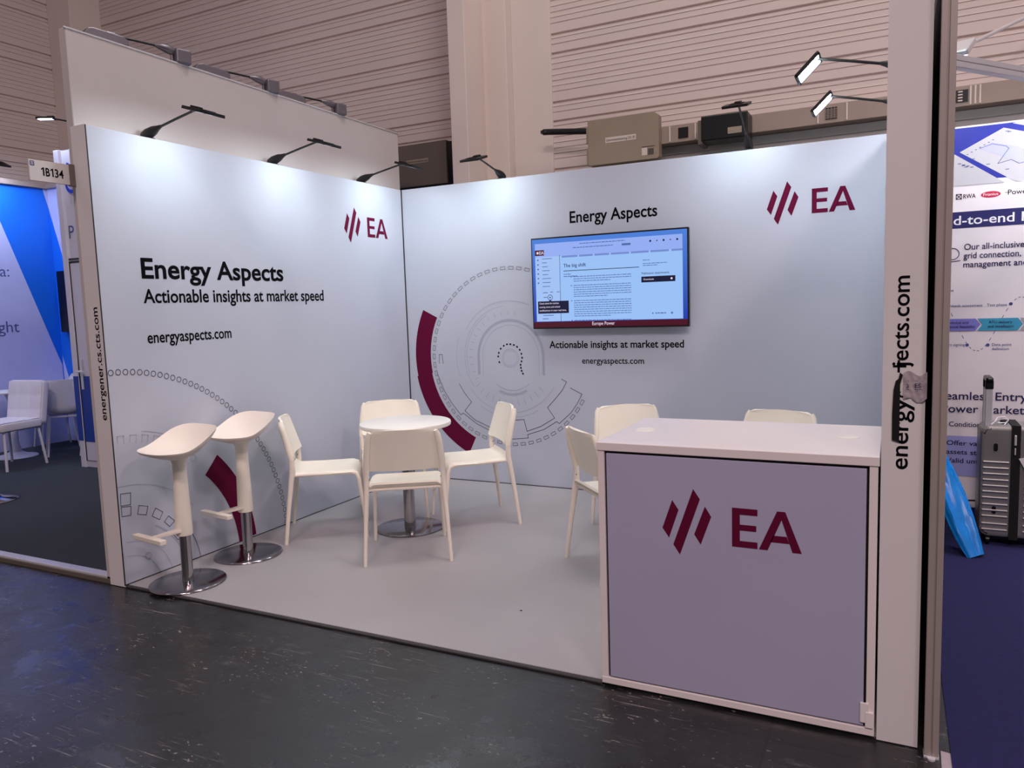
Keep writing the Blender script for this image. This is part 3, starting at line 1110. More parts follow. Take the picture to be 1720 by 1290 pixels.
# remaining booth lamps sit along the same wall outside the frame
for y, lab in ((-1.45, 'dark arm lamp on the blue wall, second from its back corner'), (-2.4, 'dark arm lamp on the blue wall, next to the aisle')):
    o = copy_tree(wallamp)
    o.location = (-5.25, y, 3.09)
    o['label'] = lab
fill_lamp = make_arm_lamp(M['lens_strong'], M['black_metal'])  # added lamps outside the view, put in to brighten the text wall
for x, lab in ((4.80, 'added arm lamp brightening the white text wall, beyond the suitcase'), (6.0, 'added arm lamp brightening the white text wall, at its far end')):
    o = fill_lamp if x < 5 else copy_tree(fill_lamp)
    o.location = (x, 0.04, 2.49)
    o.rotation_euler = (0, 0, -pi / 2)
    o['label'] = lab
    o['group'] = 'added fill lamps of the right booth'

# ------------------------------------------------------------------ screen on the back wall
X0, X1, Z0, Z1 = 1.252, 2.492, 1.291, 2.000
tv = thing('wall_screen', 'large flat screen showing a blue web page on the back wall', 'screen', (0, 0, 0))
bm = new()
box(bm, X0, X1, -0.080, -0.045, Z0, Z1, 0.004)
box(bm, X0 + 0.15, X1 - 0.15, -0.047, -0.02, Z0 + 0.06, Z1 - 0.12, 0.008)
obj('housing', bm, M['black_plastic'], tv)
bm = new()
box(bm, 1.6, 2.14, -0.022, -0.0005, 1.45, 1.85, 0.003)
obj('wall_bracket', bm, M['black_metal'], tv)
TO = (X0, -0.080, Z0)
tw, th = X1 - X0, Z1 - Z0
p = Print()
p.rect(0.010, 0.055, tw - 0.010, th - 0.012)
p.build('wallpaper', tv, TO, XP, ZP, M['screen_blue'], 0.001)
p = Print()
p.rect(0.010, 0.012, tw - 0.010, 0.055)
p.build('lower_bar', tv, TO, XP, ZP, M['screen_red'], 0.001)


def sx(u):
    return u * tw


def sz(v):
    return v * th


p = Print()
p.rect(sx(.028), sz(.083), sx(.965), sz(.935))
p.build('web_page', tv, TO, XP, ZP, M['screen_page'], 0.0015)
p = Print()
p.rect(sx(.028), sz(.79), sx(.965), sz(.935))
p.build('page_header', tv, TO, XP, ZP, M['screen_head'], 0.002)
p = Print()
p.rect(sx(.028), sz(.083), sx(.195), sz(.79))
p.build('side_menu', tv, TO, XP, ZP, M['screen_nav'], 0.002)
p = Print()
p.rect(sx(.028), sz(.805), sx(.090), sz(.865))
p.build('site_badge', tv, TO, XP, ZP, M['screen_red'], 0.0025)
p = Print()
p.text('EA', sx(.058), sz(.818), h=0.024, bold=0.01)
p.disc(sx(.046), sz(.835), 0.010, 10)
p.text('Europe Power', sx(.475), 0.024, h=0.026, w=0.18, align='C', bold=0.004)
p.build('white_lettering', tv, TO, XP, ZP, M['screen_white'], 0.003)
p = Print()
p.text('The big shift', sx(.220), sz(.665), h=0.026, bold=0.01)
p.rect(sx(.220), sz(.622), sx(.705), sz(.629))
p.text('Publication attachments', sx(.720), sz(.548), h=0.016, w=sx(.165), bold=0.006)
p.arc(sx(.125), sz(.345), 0.020, 0, 360, 0.004, 20)
p.disc(sx(.125), sz(.345), 0.006, 10)
p.rect(sx(.194), sz(.083), sx(.1965), sz(.80))
for k in range(5):
    p.disc(sx(.775 + .040 * k), sz(.885), 0.008 if k in (0, 2, 4) else 0.005, 10)
p.build('dark_lettering', tv, TO, XP, ZP, M['screen_dark'], 0.0035)
p = Print()
rnd = random.Random(11)


def words(x0, x1, z, h=0.0052):
    x = x0
    while x < x1:
        w = rnd.uniform(0.010, 0.032)
        p.rect(x, z, min(x + w, x1), z + h)
        x += w + 0.004


zz = sz(.555)
for n in (3, 6, 8, 1):
    p.disc(sx(.270), zz + 0.003, 0.005, 8)
    for k in range(n):
        words(sx(.285), sx(.655) if k < n - 1 or n == 1 else sx(.285 + .37 * rnd.uniform(.4, .7)), zz)
        zz -= 0.0168
    zz -= 0.016
words(sx(.220), sx(.27), sz(.585), 0.006)
words(sx(.220), sx(.31), sz(.562), 0.006)
for k in range(8):
    p.rect(sx(.075), sz(.765 - .043 * k), sx(.075 + rnd.uniform(.03, .07)), sz(.772 - .043 * k))
    if k < 6:
        p.disc(sx(.047), sz(.757 - .050 * k), 0.007, 8)
for q in ((.075, .395, .035), (.125, .40, .02), (.17, .40, .02), (.08, .345, .025), (.075, .145, .07), (.070, .108, .04)):
    p.rect(sx(q[0]), sz(q[1]), sx(q[0] + q[2]), sz(q[1] + .008))
words(sx(.285), sx(.545), sz(.865), 0.006)
words(sx(.330), sx(.620), sz(.905), 0.006)
p.rect(sx(.600), sz(.858), sx(.655), sz(.880))
words(sx(.728), sx(.77), sz(.69), 0.005)
words(sx(.728), sx(.875), sz(.655), 0.005)
words(sx(.728), sx(.82), sz(.635), 0.005)
words(sx(.80), sx(.865), sz(.14), 0.008)
p.disc(sx(.785), sz(.145), 0.006, 8)
p.disc(sx(.90), sz(.145), 0.008, 8)
p.build('page_text', tv, TO, XP, ZP, M['screen_text'], 0.003)
p = Print()
for a, b in ((.21, .315), (.325, .415), (.425, .52), (.53, .645), (.655, .765), (.775, .885), (.90, .965)):
    p.rect(sx(a), sz(.770), sx(b), sz(.790))
p.build('page_tabs', tv, TO, XP, ZP, M['screen_tab'], 0.0025)
p = Print()
p.rect(sx(.040), sz(.170), sx(.250), sz(.305))
p.poly([(sx(.115), sz(.304)), (sx(.135), sz(.304)), (sx(.125), sz(.322))])
p.build('hint_box', tv, TO, XP, ZP, M['screen_navy'], 0.004)
p = Print()
p.rect(sx(.718), sz(.465), sx(.922), sz(.525))
p.build('download_button', tv, TO, XP, ZP, M['screen_navy'], 0.004)
p = Print()
p.text('Check alerts for market-', sx(.050), sz(.272), h=0.014, w=sx(.135), bold=0.004)
p.text('moving news and critical', sx(.050), sz(.233), h=0.014, w=sx(.14), bold=0.004)
p.text('notifications in near real time.', sx(.050), sz(.194), h=0.014, w=sx(.185), bold=0.004)
p.text('Downloads', sx(.732), sz(.488), h=0.012, bold=0.004)
p.disc(sx(.90), sz(.495), 0.008, 10)
p.build('box_lettering', tv, TO, XP, ZP, M['screen_white'], 0.005)

# ------------------------------------------------------------------ counter
cx0, cx1, cy0, cy1, ch = 2.810, 3.775, -2.885, -2.247, 0.957
ct = thing('counter', 'white counter with a burgundy emblem on its lilac front', 'counter', (0, 0, 0))
bm = new()
box(bm, cx0 - 0.004, cx1 + 0.004, cy0 - 0.004, cy1 + 0.004, ch - 0.032, ch, 0.0025)
obj('countertop', bm, M['counter_white'], ct)
for x in (cx0, cx1 - 0.026):
    bm = new()
    box(bm, x, x + 0.026, cy0, cy1, 0.0, ch - 0.032, 0.0015)
    obj('side_panel', bm, M['counter_white'], ct)
bm = new()
box(bm, cx0 + 0.026, cx1 - 0.026, cy0 + 0.012, cy0 + 0.03, 0.02, ch - 0.034)
obj('carcass', bm, M['gap'], ct)
bm = new()
box(bm, cx0 + 0.026, cx1 - 0.026, cy1 - 0.03, cy1 - 0.01, 0.02, ch - 0.034)
obj('rear_panel', bm, M['counter_white'], ct)
bm = new()
box(bm, cx0 + 0.034, cx1 - 0.034, cy0 + 0.001, cy0 + 0.020, 0.032, ch - 0.042, 0.0012)
fp = obj('front_panel', bm, M['counter_front'], ct)
p = emblem(Print(), 3.059, 0.554, (1, 1))
p.build('emblem', fp, (0, cy0 + 0.001, 0), XP, ZP, M['burgundy'])
bm = new()
box(bm, cx0, cx1, cy0 - 0.002, cy0 + 0.05, 0.0005, 0.026, 0.002)
obj('plinth', bm, M['counter_white'], ct)
for x, y in ((2.907, -2.571), (3.666, -2.544)):
    bm = new()
    lathe(bm, [(0.0, 0.0015), (0.030, 0.0015), (0.032, 0.004), (0.038, 0.004), (0.041, 0.0)], 32, (x, y, ch))
    obj('cable_grommet', bm, M['table_white'], ct, True)
bm = new()
box(bm, cx1 - 0.044, cx1 - 0.018, cy0 - 0.006, cy0 + 0.002, 0.045, 0.115, 0.002)
box(bm, cx1 - 0.028, cx1 - 0.002, cy0 - 0.008, cy0 + 0.002, 0.03, 0.085, 0.002)
obj('corner_bracket', bm, M['counter_white'], ct)

# ------------------------------------------------------------------ chairs
def make_chair():
    t = thing('stacking_chair', '', 'chair')
    # seat: gently dished, rear edge turned up, front edge rolled down
    bm = new()

    def seat(u, v):
        yy = -0.215 + 0.455 * v
        half = 0.222 - 0.012 * abs(2 * v - 1) ** 2
        z = 0.452 - 0.010 * sin(pi * min(1, v * 1.1)) * (1 - (2 * u - 1) ** 2)
        if v < 0.12:
            z += 0.030 * (1 - v / 0.12) ** 2
        if v > 0.84:
            k = (v - 0.84) / 0.16
            yy = -0.215 + 0.455 * 0.84 + 0.055 * sin(k * pi / 2)
            z -= 0.060 * (1 - cos(k * pi / 2))
        e = abs(2 * u - 1)
        z -= 0.014 * max(0, (e - 0.86) / 0.14) ** 2
        return ((2 * u - 1) * half, yy, z)
    grid_sheet(bm, seat, 22, 30, 0.014)
    obj('seat', bm, M['chair'], t, True, 50)
    # backrest: bowed panel with rounded top corners, wrapped forward a little at its sides
    bm = new()

    def back(u, v):
        z = 0.546 + 0.250 * v
        half = 0.224 - 0.030 * v
        if v > 0.87:
            k = (v - 0.87) / 0.13
            half -= 0.030 * (1 - sqrt(max(0, 1 - k * k)))
        if v < 0.08:
            half -= 0.014 * (1 - v / 0.08) ** 2
        y = -0.205 - 0.075 * v
        s = 2 * u - 1
        y += 0.028 * s * s - 0.012
        return (s * half, y, z)
    grid_sheet(bm, back, 26, 20, 0.017)
    # side sleeves that grip the posts
    for s in (-1, 1):
        tube(bm, [(s * 0.222, -0.200, 0.540), (s * 0.219, -0.215, 0.60), (s * 0.207, -0.240, 0.70), (s * 0.197, -0.256, 0.760), (s * 0.187, -0.262, 0.785)], [0.0175, 0.0195, 0.0195, 0.0185, 0.013], 10, 1.0)
    obj('backrest', bm, M['chair'], t, True, 50)
    for s in (-1, 1):
        bm = new()
        tube(bm, [(s * 0.250, -0.262, 0.0), (s * 0.238, -0.236, 0.22), (s * 0.226, -0.208, 0.42), (s * 0.223, -0.200, 0.47), (s * 0.222, -0.202, 0.54), (s * 0.218, -0.214, 0.60)],
             [0.0105, 0.0125, 0.0155, 0.0165, 0.0150, 0.0125], 10, 1.15)
        obj('leg', bm, M['chair_leg'], t, True)
        bm = new()
        tube(bm, [(s * 0.222, 0.252, 0.0), (s * 0.214, 0.236, 0.20), (s * 0.206, 0.214, 0.39), (s * 0.203, 0.200, 0.425), (s * 0.203, 0.170, 0.432)], [0.0100, 0.0120, 0.0150, 0.0150, 0.0135], 10)
        obj('leg', bm, M['chair_leg'], t, True)
    bm = new()
    for s in (-1, 1):
        tube(bm, [(s * 0.203, 0.180, 0.432), (s * 0.214, -0.198, 0.440)], 0.011, 8)
    tube(bm, [(-0.214, -0.195, 0.436), (0.214, -0.195, 0.436)], 0.010, 8)
    obj('seat_frame', bm, M['chair_leg'], t, True)
    for s in (-1, 1):
        for z, y in ((0.500, -0.206), (0.566, -0.210)):
            bm = new()
            ellipsoid(bm, (s * 0.2085, y, z), (0.004, 0.004, 0.004), seg=8)
            obj('screw', bm, M['steel_screw'], t, True)
    return t


chair0 = make_chair()
CH = [((1.154, -1.778), (-.545, .838), 'cream chair with its back to us in front of the round table', 'chairs at the round table'),
      ((0.400, -1.620), (.80, .60), 'cream chair in side view beside the left wall and the stools', 'chairs at the round table'),
      ((0.545, -1.060), (.60, -.80), 'cream chair behind the round table, in the corner of the stand', 'chairs at the round table'),
      ((1.192, -1.025), (-.734, -.679), 'cream chair right of the round table in front of the burgundy arc', 'chairs at the round table'),
      ((2.476, -1.558), (.72, .69), 'cream chair seen from behind, half hidden by the counter left side', 'chairs behind the counter'),
      ((2.369, -0.923), (.60, -.80), 'cream chair showing its backrest above the left end of the counter', 'chairs behind the counter'),
      ((3.147, -1.016), (-.22, -.975), 'cream chair showing its backrest above the right end of the counter', 'chairs behind the counter')]
for i, (c, F, lab, grp) in enumerate(CH):
    o = chair0 if i == 0 else copy_tree(chair0)
    o.location = (c[0], c[1], 0.0)
    o.rotation_euler = (0, 0, atan2(F[1], F[0]) - pi / 2)
    o['label'] = lab
    o['group'] = grp

# ------------------------------------------------------------------ round table
tb = thing('round_table', 'small round white table on a chrome pedestal among the cream chairs', 'table', (0.885, -1.372, 0))
bm = new()
lathe(bm, [(0, 0.702), (0.298, 0.702), (0.304, 0.706), (0.306, 0.716), (0.304, 0.728), (0.298, 0.732), (0, 0.732)], 72)
obj('tabletop', bm, M['table_white'], tb, True)
bm = new()
lathe(bm, [(0, 0.012), (0.040, 0.012), (0.038, 0.03), (0.038, 0.70), (0, 0.70)], 32)
obj('pedestal', bm, M['chrome'], tb, True)
bm = new()
lathe(bm, [(0, 0.0), (0.226, 0.0), (0.229, 0.003), (0.228, 0.008), (0.222, 0.011), (0.05, 0.013), (0, 0.013)], 72)
obj('base_plate', bm, M['chrome_plate'], tb, True)
bm = new()
for s in (0, pi / 2):
    box(bm, -0.2, 0.2, -0.02, 0.02, 0.690, 0.702, 0.003, mtx=Matrix.Rotation(s, 4, 'Z'))
obj('support_cross', bm, M['black_metal'], tb)

# ------------------------------------------------------------------ bar stools
def make_stool():
    t = thing('bar_stool', '', 'stool')

    bm = new()
    rings = []
    seg, nr = 48, 12

    def shape(r, a):
        c, d = cos(a), sin(a)
        x = 0.205 * r * math.copysign(abs(c) ** 0.72, c)
        y = 0.182 * r * math.copysign(abs(d) ** 0.78, d)
        k = max(0.0, min(1.0, (y + 0.10) / 0.29))
        lift = 0.110 * k * k * (3 - 2 * k) * (0.15 + 0.85 * r * r)
        dish = 0.034 * r * r - 0.030
        side = 0.006 * (x / 0.215) ** 2
        return Vector((x, y, 0.757 + lift + dish + side))
    for up in (1, 0):
        R = []
        for i in range(nr + 1):
            r = i / nr
            row = []
            for k in range(seg):
                a = 2 * pi * k / seg
                v = shape(r if up else r * 0.985, a)
                if not up:
                    v.z -= 0.009 + 0.022 * (1 - r) ** 0.8
                row.append(v)
            R.append(row)
        rings.append(R)
    tv_, bv = [[[bm.verts.new(v) for v in row] for row in R] for R in rings]
    for V, fl in ((tv_, 0), (bv, 1)):
        for i in range(nr):
            for k in range(seg):
                k2 = (k + 1) % seg
                q = (V[i][k], V[i + 1][k], V[i + 1][k2], V[i][k2])
                if i == 0:
                    q = (V[0][0], V[1][k], V[1][k2]) if k not in (0,) else None
                    q = (V[0][k], V[1][k], V[1][k2], V[0][k2])
                bm.faces.new(q if not fl else q[::-1])
    for k in range(seg):
        k2 = (k + 1) % seg
        bm.faces.new((tv_[nr][k], bv[nr][k], bv[nr][k2], tv_[nr][k2]))
    bmesh.ops.remove_doubles(bm, verts=bm.verts[:], dist=1e-5)
    obj('seat', bm, M['stool_seat'], t, True, 60)
    bm = new()
    lathe(bm, [(0, 0.275), (0.043, 0.275), (0.046, 0.285), (0.043, 0.42), (0.037, 0.60), (0.036, 0.68), (0.050, 0.715), (0.066, 0.728), (0, 0.728)], 32)
    obj('column', bm, M['chair'], t, True)
    bm = new()
    lathe(bm, [(0, 0.010), (0.032, 0.010), (0.030, 0.02), (0.030, 0.28), (0, 0.28)], 32)
    obj('lower_tube', bm, M['chrome'], t, True)
    bm = new()
    lathe(bm, [(0, 0.0), (0.200, 0.0), (0.204, 0.004), (0.202, 0.009), (0.196, 0.0125), (0.04, 0.015), (0, 0.015)], 72)
    obj('base_plate', bm, M['chrome_plate'], t, True)
    # foot rest: bracket going forward (-Y) carrying a cross bar
    bm = new()
    prism(bm, [(-0.034, 0.0), (0.034, 0.0), (0.012, -0.20), (-0.012, -0.20)], 0.298, 0.312, None, 0.002)
    box(bm, -0.135, 0.135, -0.222, -0.186, 0.290, 0.316, 0.004)
    obj('foot_rest', bm, M['chair_leg'], t)
    return t


s0 = make_stool()
s0.location = (0.298, -2.709, 0)
s0.rotation_euler = (0, 0, radians(-8))
s0['label'] = 'cream bar stool nearest the aisle beside the left wall'
s0['group'] = 'cream bar stools by the left wall'
o = copy_tree(s0)
o.location = (0.250, -2.212, 0)
o['label'] = 'cream bar stool standing before the burgundy print, next to the side view chair'

# ------------------------------------------------------------------ boxes and trunking on the hall wall
bm = new()
box(bm, 1.40, 12.0, 1.10, 1.262, 2.832, 2.980, 0.004)
tk = tag(obj('cable_trunking', bm, M['trunk']), 'long beige cable trunking running along the hall wall', 'trunking')
for x in (2.13, 3.30, 4.185):
    bm = new()
    box(bm, x, x + 0.085, 1.094, 1.1, 2.862, 2.950)
    obj('socket_opening', bm, M['black_plastic'], tk)
for x in (2.05, 2.27, 3.24, 3.45, 4.28, 4.31, 4.34):
    bm = new()
    box(bm, x, x + 0.012, 1.092, 1.1, 2.84, 2.972, 0.002)
    obj('trunking_joint', bm, M['column'], tk)
bm = new()
for k in range(7):
    box(bm, 3.300, 3.385, 1.090, 1.095, 2.868 + 0.011 * k, 2.872 + 0.011 * k)
for k in range(3):
    box(bm, 3.318 + 0.024 * k, 3.321 + 0.024 * k, 1.0895, 1.095, 2.864, 2.948)
obj('vent_grille', bm, M['trunk'], tk)
for k in range(4):
    bm = new()
    box(bm, 4.205, 4.235, 1.088, 1.096, 2.868 + 0.021 * k, 2.878 + 0.021 * k, 0.002)
    obj('socket_button', bm, M['column'], tk)

eb = thing('electrical_box', 'large beige steel box with a paper strip above the back wall', 'electrical box', (0, 0, 0))
bm = new()
prism(bm, [(1.340, 2.718), (1.352, 2.700), (1.972, 2.700), (1.985, 2.715), (1.985, 3.065), (1.945, 3.095), (1.352, 3.095), (1.340, 3.085)], 0, 0.096, Matrix(((1, 0, 0, 0), (0, 0, 1, 1.0), (0, 1, 0, 0), (0, 0, 0, 1))), 0.004)
box(bm, 1.322, 1.345, 1.01, 1.09, 2.90, 3.04, 0.004)
box(bm, 1.322, 1.345, 1.01, 1.09, 2.71, 2.86, 0.004)
obj('body', bm, M['box_beige'], eb)
p = Print()
p.rect(1.505, 2.882, 1.785, 2.928)
p.rect(1.835, 2.738, 1.882, 2.800)
p.build('paper_strip', eb, (0, 1.0, 0), XP, ZP, M['label_white'], 0.001)
p = Print()
p.text('Schwimmersteuerung 2.B.130', 1.515, 2.894, h=0.022, w=0.26)
p.rect(1.89, 2.738, 1.94, 2.79)
p.rect(1.835, 2.806, 1.95, 2.812)
p.build('label_lettering', eb, (0, 1.0, 0), XP, ZP, M['label_text'], 0.002)

bm = new()
tube(bm, [(0.885, 1.06, 3.066), (0.95, 1.06, 3.06), (1.318, 1.06, 3.02)], 0.028, 16)
lathe(bm, [(0, -0.012), (0.042, -0.012), (0.042, 0.012), (0, 0.012)], 20, (0.90, 1.06, 3.064))
tag(obj('black_pipe', bm, M['black_plastic'], smooth=True), 'short black pipe between the pale column and the beige box', 'pipe')

bb = thing('black_control_box', 'black box on the trunking behind the right arm lamp of the back wall', 'control box', (0, 0, 0))
bm = new()
box(bm, 2.375, 2.745, 0.86, 1.085, 2.765, 2.965, 0.010)
obj('body', bm, M['black_plastic'], bb)
bm = new()
box(bm, 2.345, 2.385, 0.88, 1.085, 2.745, 2.94, 0.004)
obj('end_cap', bm, M['box_dark'], bb)
p = Print()
p.rect(2.59, 2.80, 2.70, 2.85)
p.build('paper_label', bb, (0, 0.86, 0), XP, ZP, M['box_beige'], 0.002)

db = thing('switch_cabinet', 'dull brown cabinet above the corner of the stand', 'cabinet', (0, 0, 0))
bm = new()
box(bm, -0.72, -0.135, 1.0, 1.28, 2.70, 3.115, 0.005)
obj('body', bm, M['box_dark'], db)
p = Print()
p.rect(-0.60, 2.925, -0.34, 2.965)
p.build('paper_strip', db, (0, 1.0, 0), XP, ZP, M['box_beige'], 0.001)
p = Print()
p.text('Schwimmersteuerung', -0.59, 2.937, h=0.017, w=0.24)
p.build('label_lettering', db, (0, 1.0, 0), XP, ZP, M['label_text'], 0.002)
bm = new()
box(bm, -0.13, -0.075, 1.02, 1.28, 2.70, 3.10, 0.003)
box(bm, -0.72, -0.075, 0.99, 1.0, 2.66, 2.70, 0.003)
obj('black_rail', bm, M['black_plastic'], db)

# ------------------------------------------------------------------ post, beam and lamp of the right booth
po = thing('aluminium_post', 'tall grooved aluminium post right of the stand wall', 'post', (3.9425, -2.908, HF))
bm = new()
for x0, x1 in ((-0.0205, -0.003), (0.002, 0.0205)):
    box(bm, x0, x1, -0.020, 0.020, 0.006, 2.51, 0.0015)
box(bm, -0.018, 0.018, -0.014, 0.018, 0.006, 2.508)
obj('profile', bm, M['alu'], po)
bm = new()
box(bm, -0.022, 0.022, -0.022, 0.022, 0.0, 0.008, 0.001)
lathe(bm, [(0, 0.0), (0.012, 0.0), (0.012, 0.006), (0, 0.006)], 16, (0.0, -0.026, 0))
obj('foot', bm, M['alu_bright'], po)

dx, dy = 0.60, 0.80
bmd = new()
bt = thing('aluminium_beam', 'bright horizontal aluminium rail above the right booth', 'rail', (3.975, -1.75, 2.435), atan2(dy, dx))
for z0, z1 in ((0.0, 0.024), (0.028, 0.052)):
    box(bmd, 0.0, 2.6, -0.02, 0.02, z0, z1, 0.002)
box(bmd, 0.0, 2.6, -0.014, 0.014, 0.005, 0.047)
obj('profile', bmd, M['alu_bright'], bt)
bm = new()
box(bm, -0.03, 0.02, -0.03, 0.03, -0.003, 0.055, 0.003)
obj('end_cap', bm, M['alu'], bt)

rl = thing('silver_arm_lamp', 'silver arm lamp above the right booth, hung from the hall wall', 'lamp', (0, 0, 0))
bm = new()
tube(bm, [(4.155, -0.47, 2.845), (4.45, 0.22, 3.12), (4.92, 1.29, 3.54)], 0.011, 10)
obj('arm', bm, M['alu_bright'], rl, True)
bm = new()
mt = Matrix.Translation((4.125, -0.53, 2.825)) @ Matrix.Rotation(radians(66), 4, 'Z') @ Matrix.Rotation(radians(-38), 4, 'Y')
box(bm, -0.09, 0.05, -0.055, 0.055, -0.016, 0.016, 0.006, mtx=mt)
hh = obj('lamp_head', bm, M['alu_bright'], rl)
bm = new()
box(bm, -0.085, 0.03, -0.045, 0.045, -0.020, -0.015, mtx=mt)
obj('lens', bm, M['lens_strong'], hh)
bm = new()
box(bm, 4.88, 4.96, 1.24, 1.3, 3.48, 3.60, 0.004)
obj('wall_mount', bm, M['alu'], rl)

# ------------------------------------------------------------------ booth number sign
sg = thing('booth_number_sign', 'small white sign reading 1B134 sticking out past the left wall end', 'sign', (-0.115, -2.885, 2.195))
bm = new()
box(bm, -0.012, 0.0, -0.242, -0.002, 0.0, 0.106, 0.001)
obj('board', bm, M['back_white'], sg)
bm = new()
box(bm, -0.018, 0.004, -0.030, 0.0, -0.004, 0.110, 0.001)  # dark wrap that paints the shade on the board's inner end
obj('shaded_end', bm, M['box_dark'], sg)
p = Print()
for x in (-0.176, -0.128):
    p.rect(x + 0.004, 0.030, x + 0.011, 0.072)
    p.poly([(x + 0.004, 0.072), (x - 0.005, 0.064), (x - 0.005, 0.058), (x + 0.004, 0.064)])
p.text('B', -0.158, 0.030, h=0.042, w=0.022, bold=0.02)
p.text('34', -0.110, 0.030, h=0.042, w=0.047, bold=0.015)
p.build('lettering', sg, (0, 0, 0), YP, ZP, M['ink'])
p = Print()
p.rect(-0.236, 0.075, -0.214, 0.098)
p.build('badge', sg, (0, 0, 0), YP, ZP, M['navy_ink'])
p = Print()
for k in range(3):
    p.rect(-0.233, 0.080 + 0.006 * k, -0.218, 0.082 + 0.006 * k)
p.build('badge_lines', sg, (0, 0, 0), YP, ZP, M['white_ink'], 0.002)

# ------------------------------------------------------------------ left booth furniture
LZ = 0.02
cb = thing('storage_cabin', 'white storage cabin with blue lower door in the left booth', 'cabin', (0, 0, 0))
bm = new()
box(bm, -3.39, -0.45, -0.78, 0.245, LZ, 3.095)
obj('body', bm, M['booth_white'], cb)
bm = new()
box(bm, -3.425, -3.352, -0.81, -0.74, LZ, 3.10, 0.004)
obj('corner_post', bm, M['booth_white'], cb)
bm = new()
box(bm, -3.345, -2.45, -0.795, -0.775, 0.09, 2.03, 0.002)
dr = obj('door', bm, M['booth_white'], cb)
bm = new()
box(bm, -3.340, -2.46, -0.800, -0.794, 0.28, 0.93)
obj('blue_panel', bm, M['cabin_blue'], dr)
bm = new()
box(bm, -3.352, -3.343, -0.80, -0.785, 0.09, 2.03)
box(bm, -3.352, -2.44, -0.80, -0.785, 2.03, 2.045)
box(bm, -3.352, -2.44, -0.80, -0.785, 2.062, 2.074)
obj('door_gap', bm, M['gap'], cb)
bm = new()
box(bm, -3.318, -3.285, -0.808, -0.80, 0.80, 1.10, 0.003)
tube(bm, [(-3.30, -0.80, 0.98), (-3.30, -0.85, 0.98), (-3.21, -0.85, 0.98)], 0.010, 8)
obj('handle', bm, M['alu_bright'], dr)
bm = new()
box(bm, -3.424, -3.353, -0.814, -0.809, 0.29, 0.93)
obj('blue_strip', bm, M['cabin_blue'], cb)
p = Print()
p.arc(-3.21, 2.77, 0.072, 170, 390, 0.034, 24)
p.line([(-3.28, 2.78), (-3.24, 2.95)], 0.036)
p.build('blue_emblem', cb, (0, -0.80, 0), XP, ZP, M['logo_blue'], 0.002)
p = Print()
p.text('P', -3.335, 2.265, h=0.125, bold=0.0)
p.build('lettering', cb, (0, -0.78, 0), XP, ZP, M['slate_ink'], 0.002)

bt2 = thing('black_wall_screen', 'black screen on the blue back wall beside the white cabin', 'screen', (0, 0, 0))
bm = new()
box(bm, -5.072, -3.90, 0.18, 0.215, 1.34, 2.06, 0.004)
obj('housing', bm, M['tv_dark'], bt2)
bm = new()
box(bm, -4.7, -4.3, 0.215, 0.2495, 1.5, 1.9)
obj('wall_bracket', bm, M['black_metal'], bt2)

qc = thing('quilted_chair', 'white quilted chair at the front of the left booth', 'chair', (-4.21, -1.03, LZ), atan2(-.985, .17) - pi / 2)


def quilt(bm, w, h, d, nx, ny, mtx):
    def fn(u, v):
        x = (u - .5) * w
        y = (v - .5) * h
        puff = abs(sin(pi * u * nx)) ** 0.35 * abs(sin(pi * v * ny)) ** 0.35
        return mtx @ Vector((x, y, d / 2 + 0.010 * puff))

    def fn2(u, v):
        x = (.5 - u) * w
        y = (v - .5) * h
        puff = abs(sin(pi * u * nx)) ** 0.35 * abs(sin(pi * v * ny)) ** 0.35
        return mtx @ Vector((x, y, -d / 2 - 0.010 * puff))
    prism(bm, rrect(w, h, 0.05, 6), -d / 2, d / 2, mtx, 0.012)
    grid_sheet(bm, lambda u, v: fn(.03 + .94 * u, .03 + .94 * v), 36, 30)
    grid_sheet(bm, lambda u, v: fn2(.03 + .94 * u, .03 + .94 * v), 36, 30)


bm = new()
quilt(bm, 0.47, 0.46, 0.07, 3, 3, Matrix.Translation((0, -0.25, 0.625)) @ Matrix.Rotation(radians(100), 4, 'X'))
obj('backrest', bm, M['quilt'], qc, True, 50)
bm = new()
quilt(bm, 0.48, 0.48, 0.08, 3, 3, Matrix.Translation((0, 0.03, 0.43)))
obj('seat', bm, M['quilt'], qc, True, 50)
for sx_ in (-1, 1):
    for sy_ in (-1, 1):
        bm = new()
        tube(bm, [(sx_ * 0.235, 0.02 + sy_ * 0.225, 0.0), (sx_ * 0.20, 0.02 + sy_ * 0.19, 0.40)], 0.0135, 10)
        obj('leg', bm, M['booth_white'], qc, True)


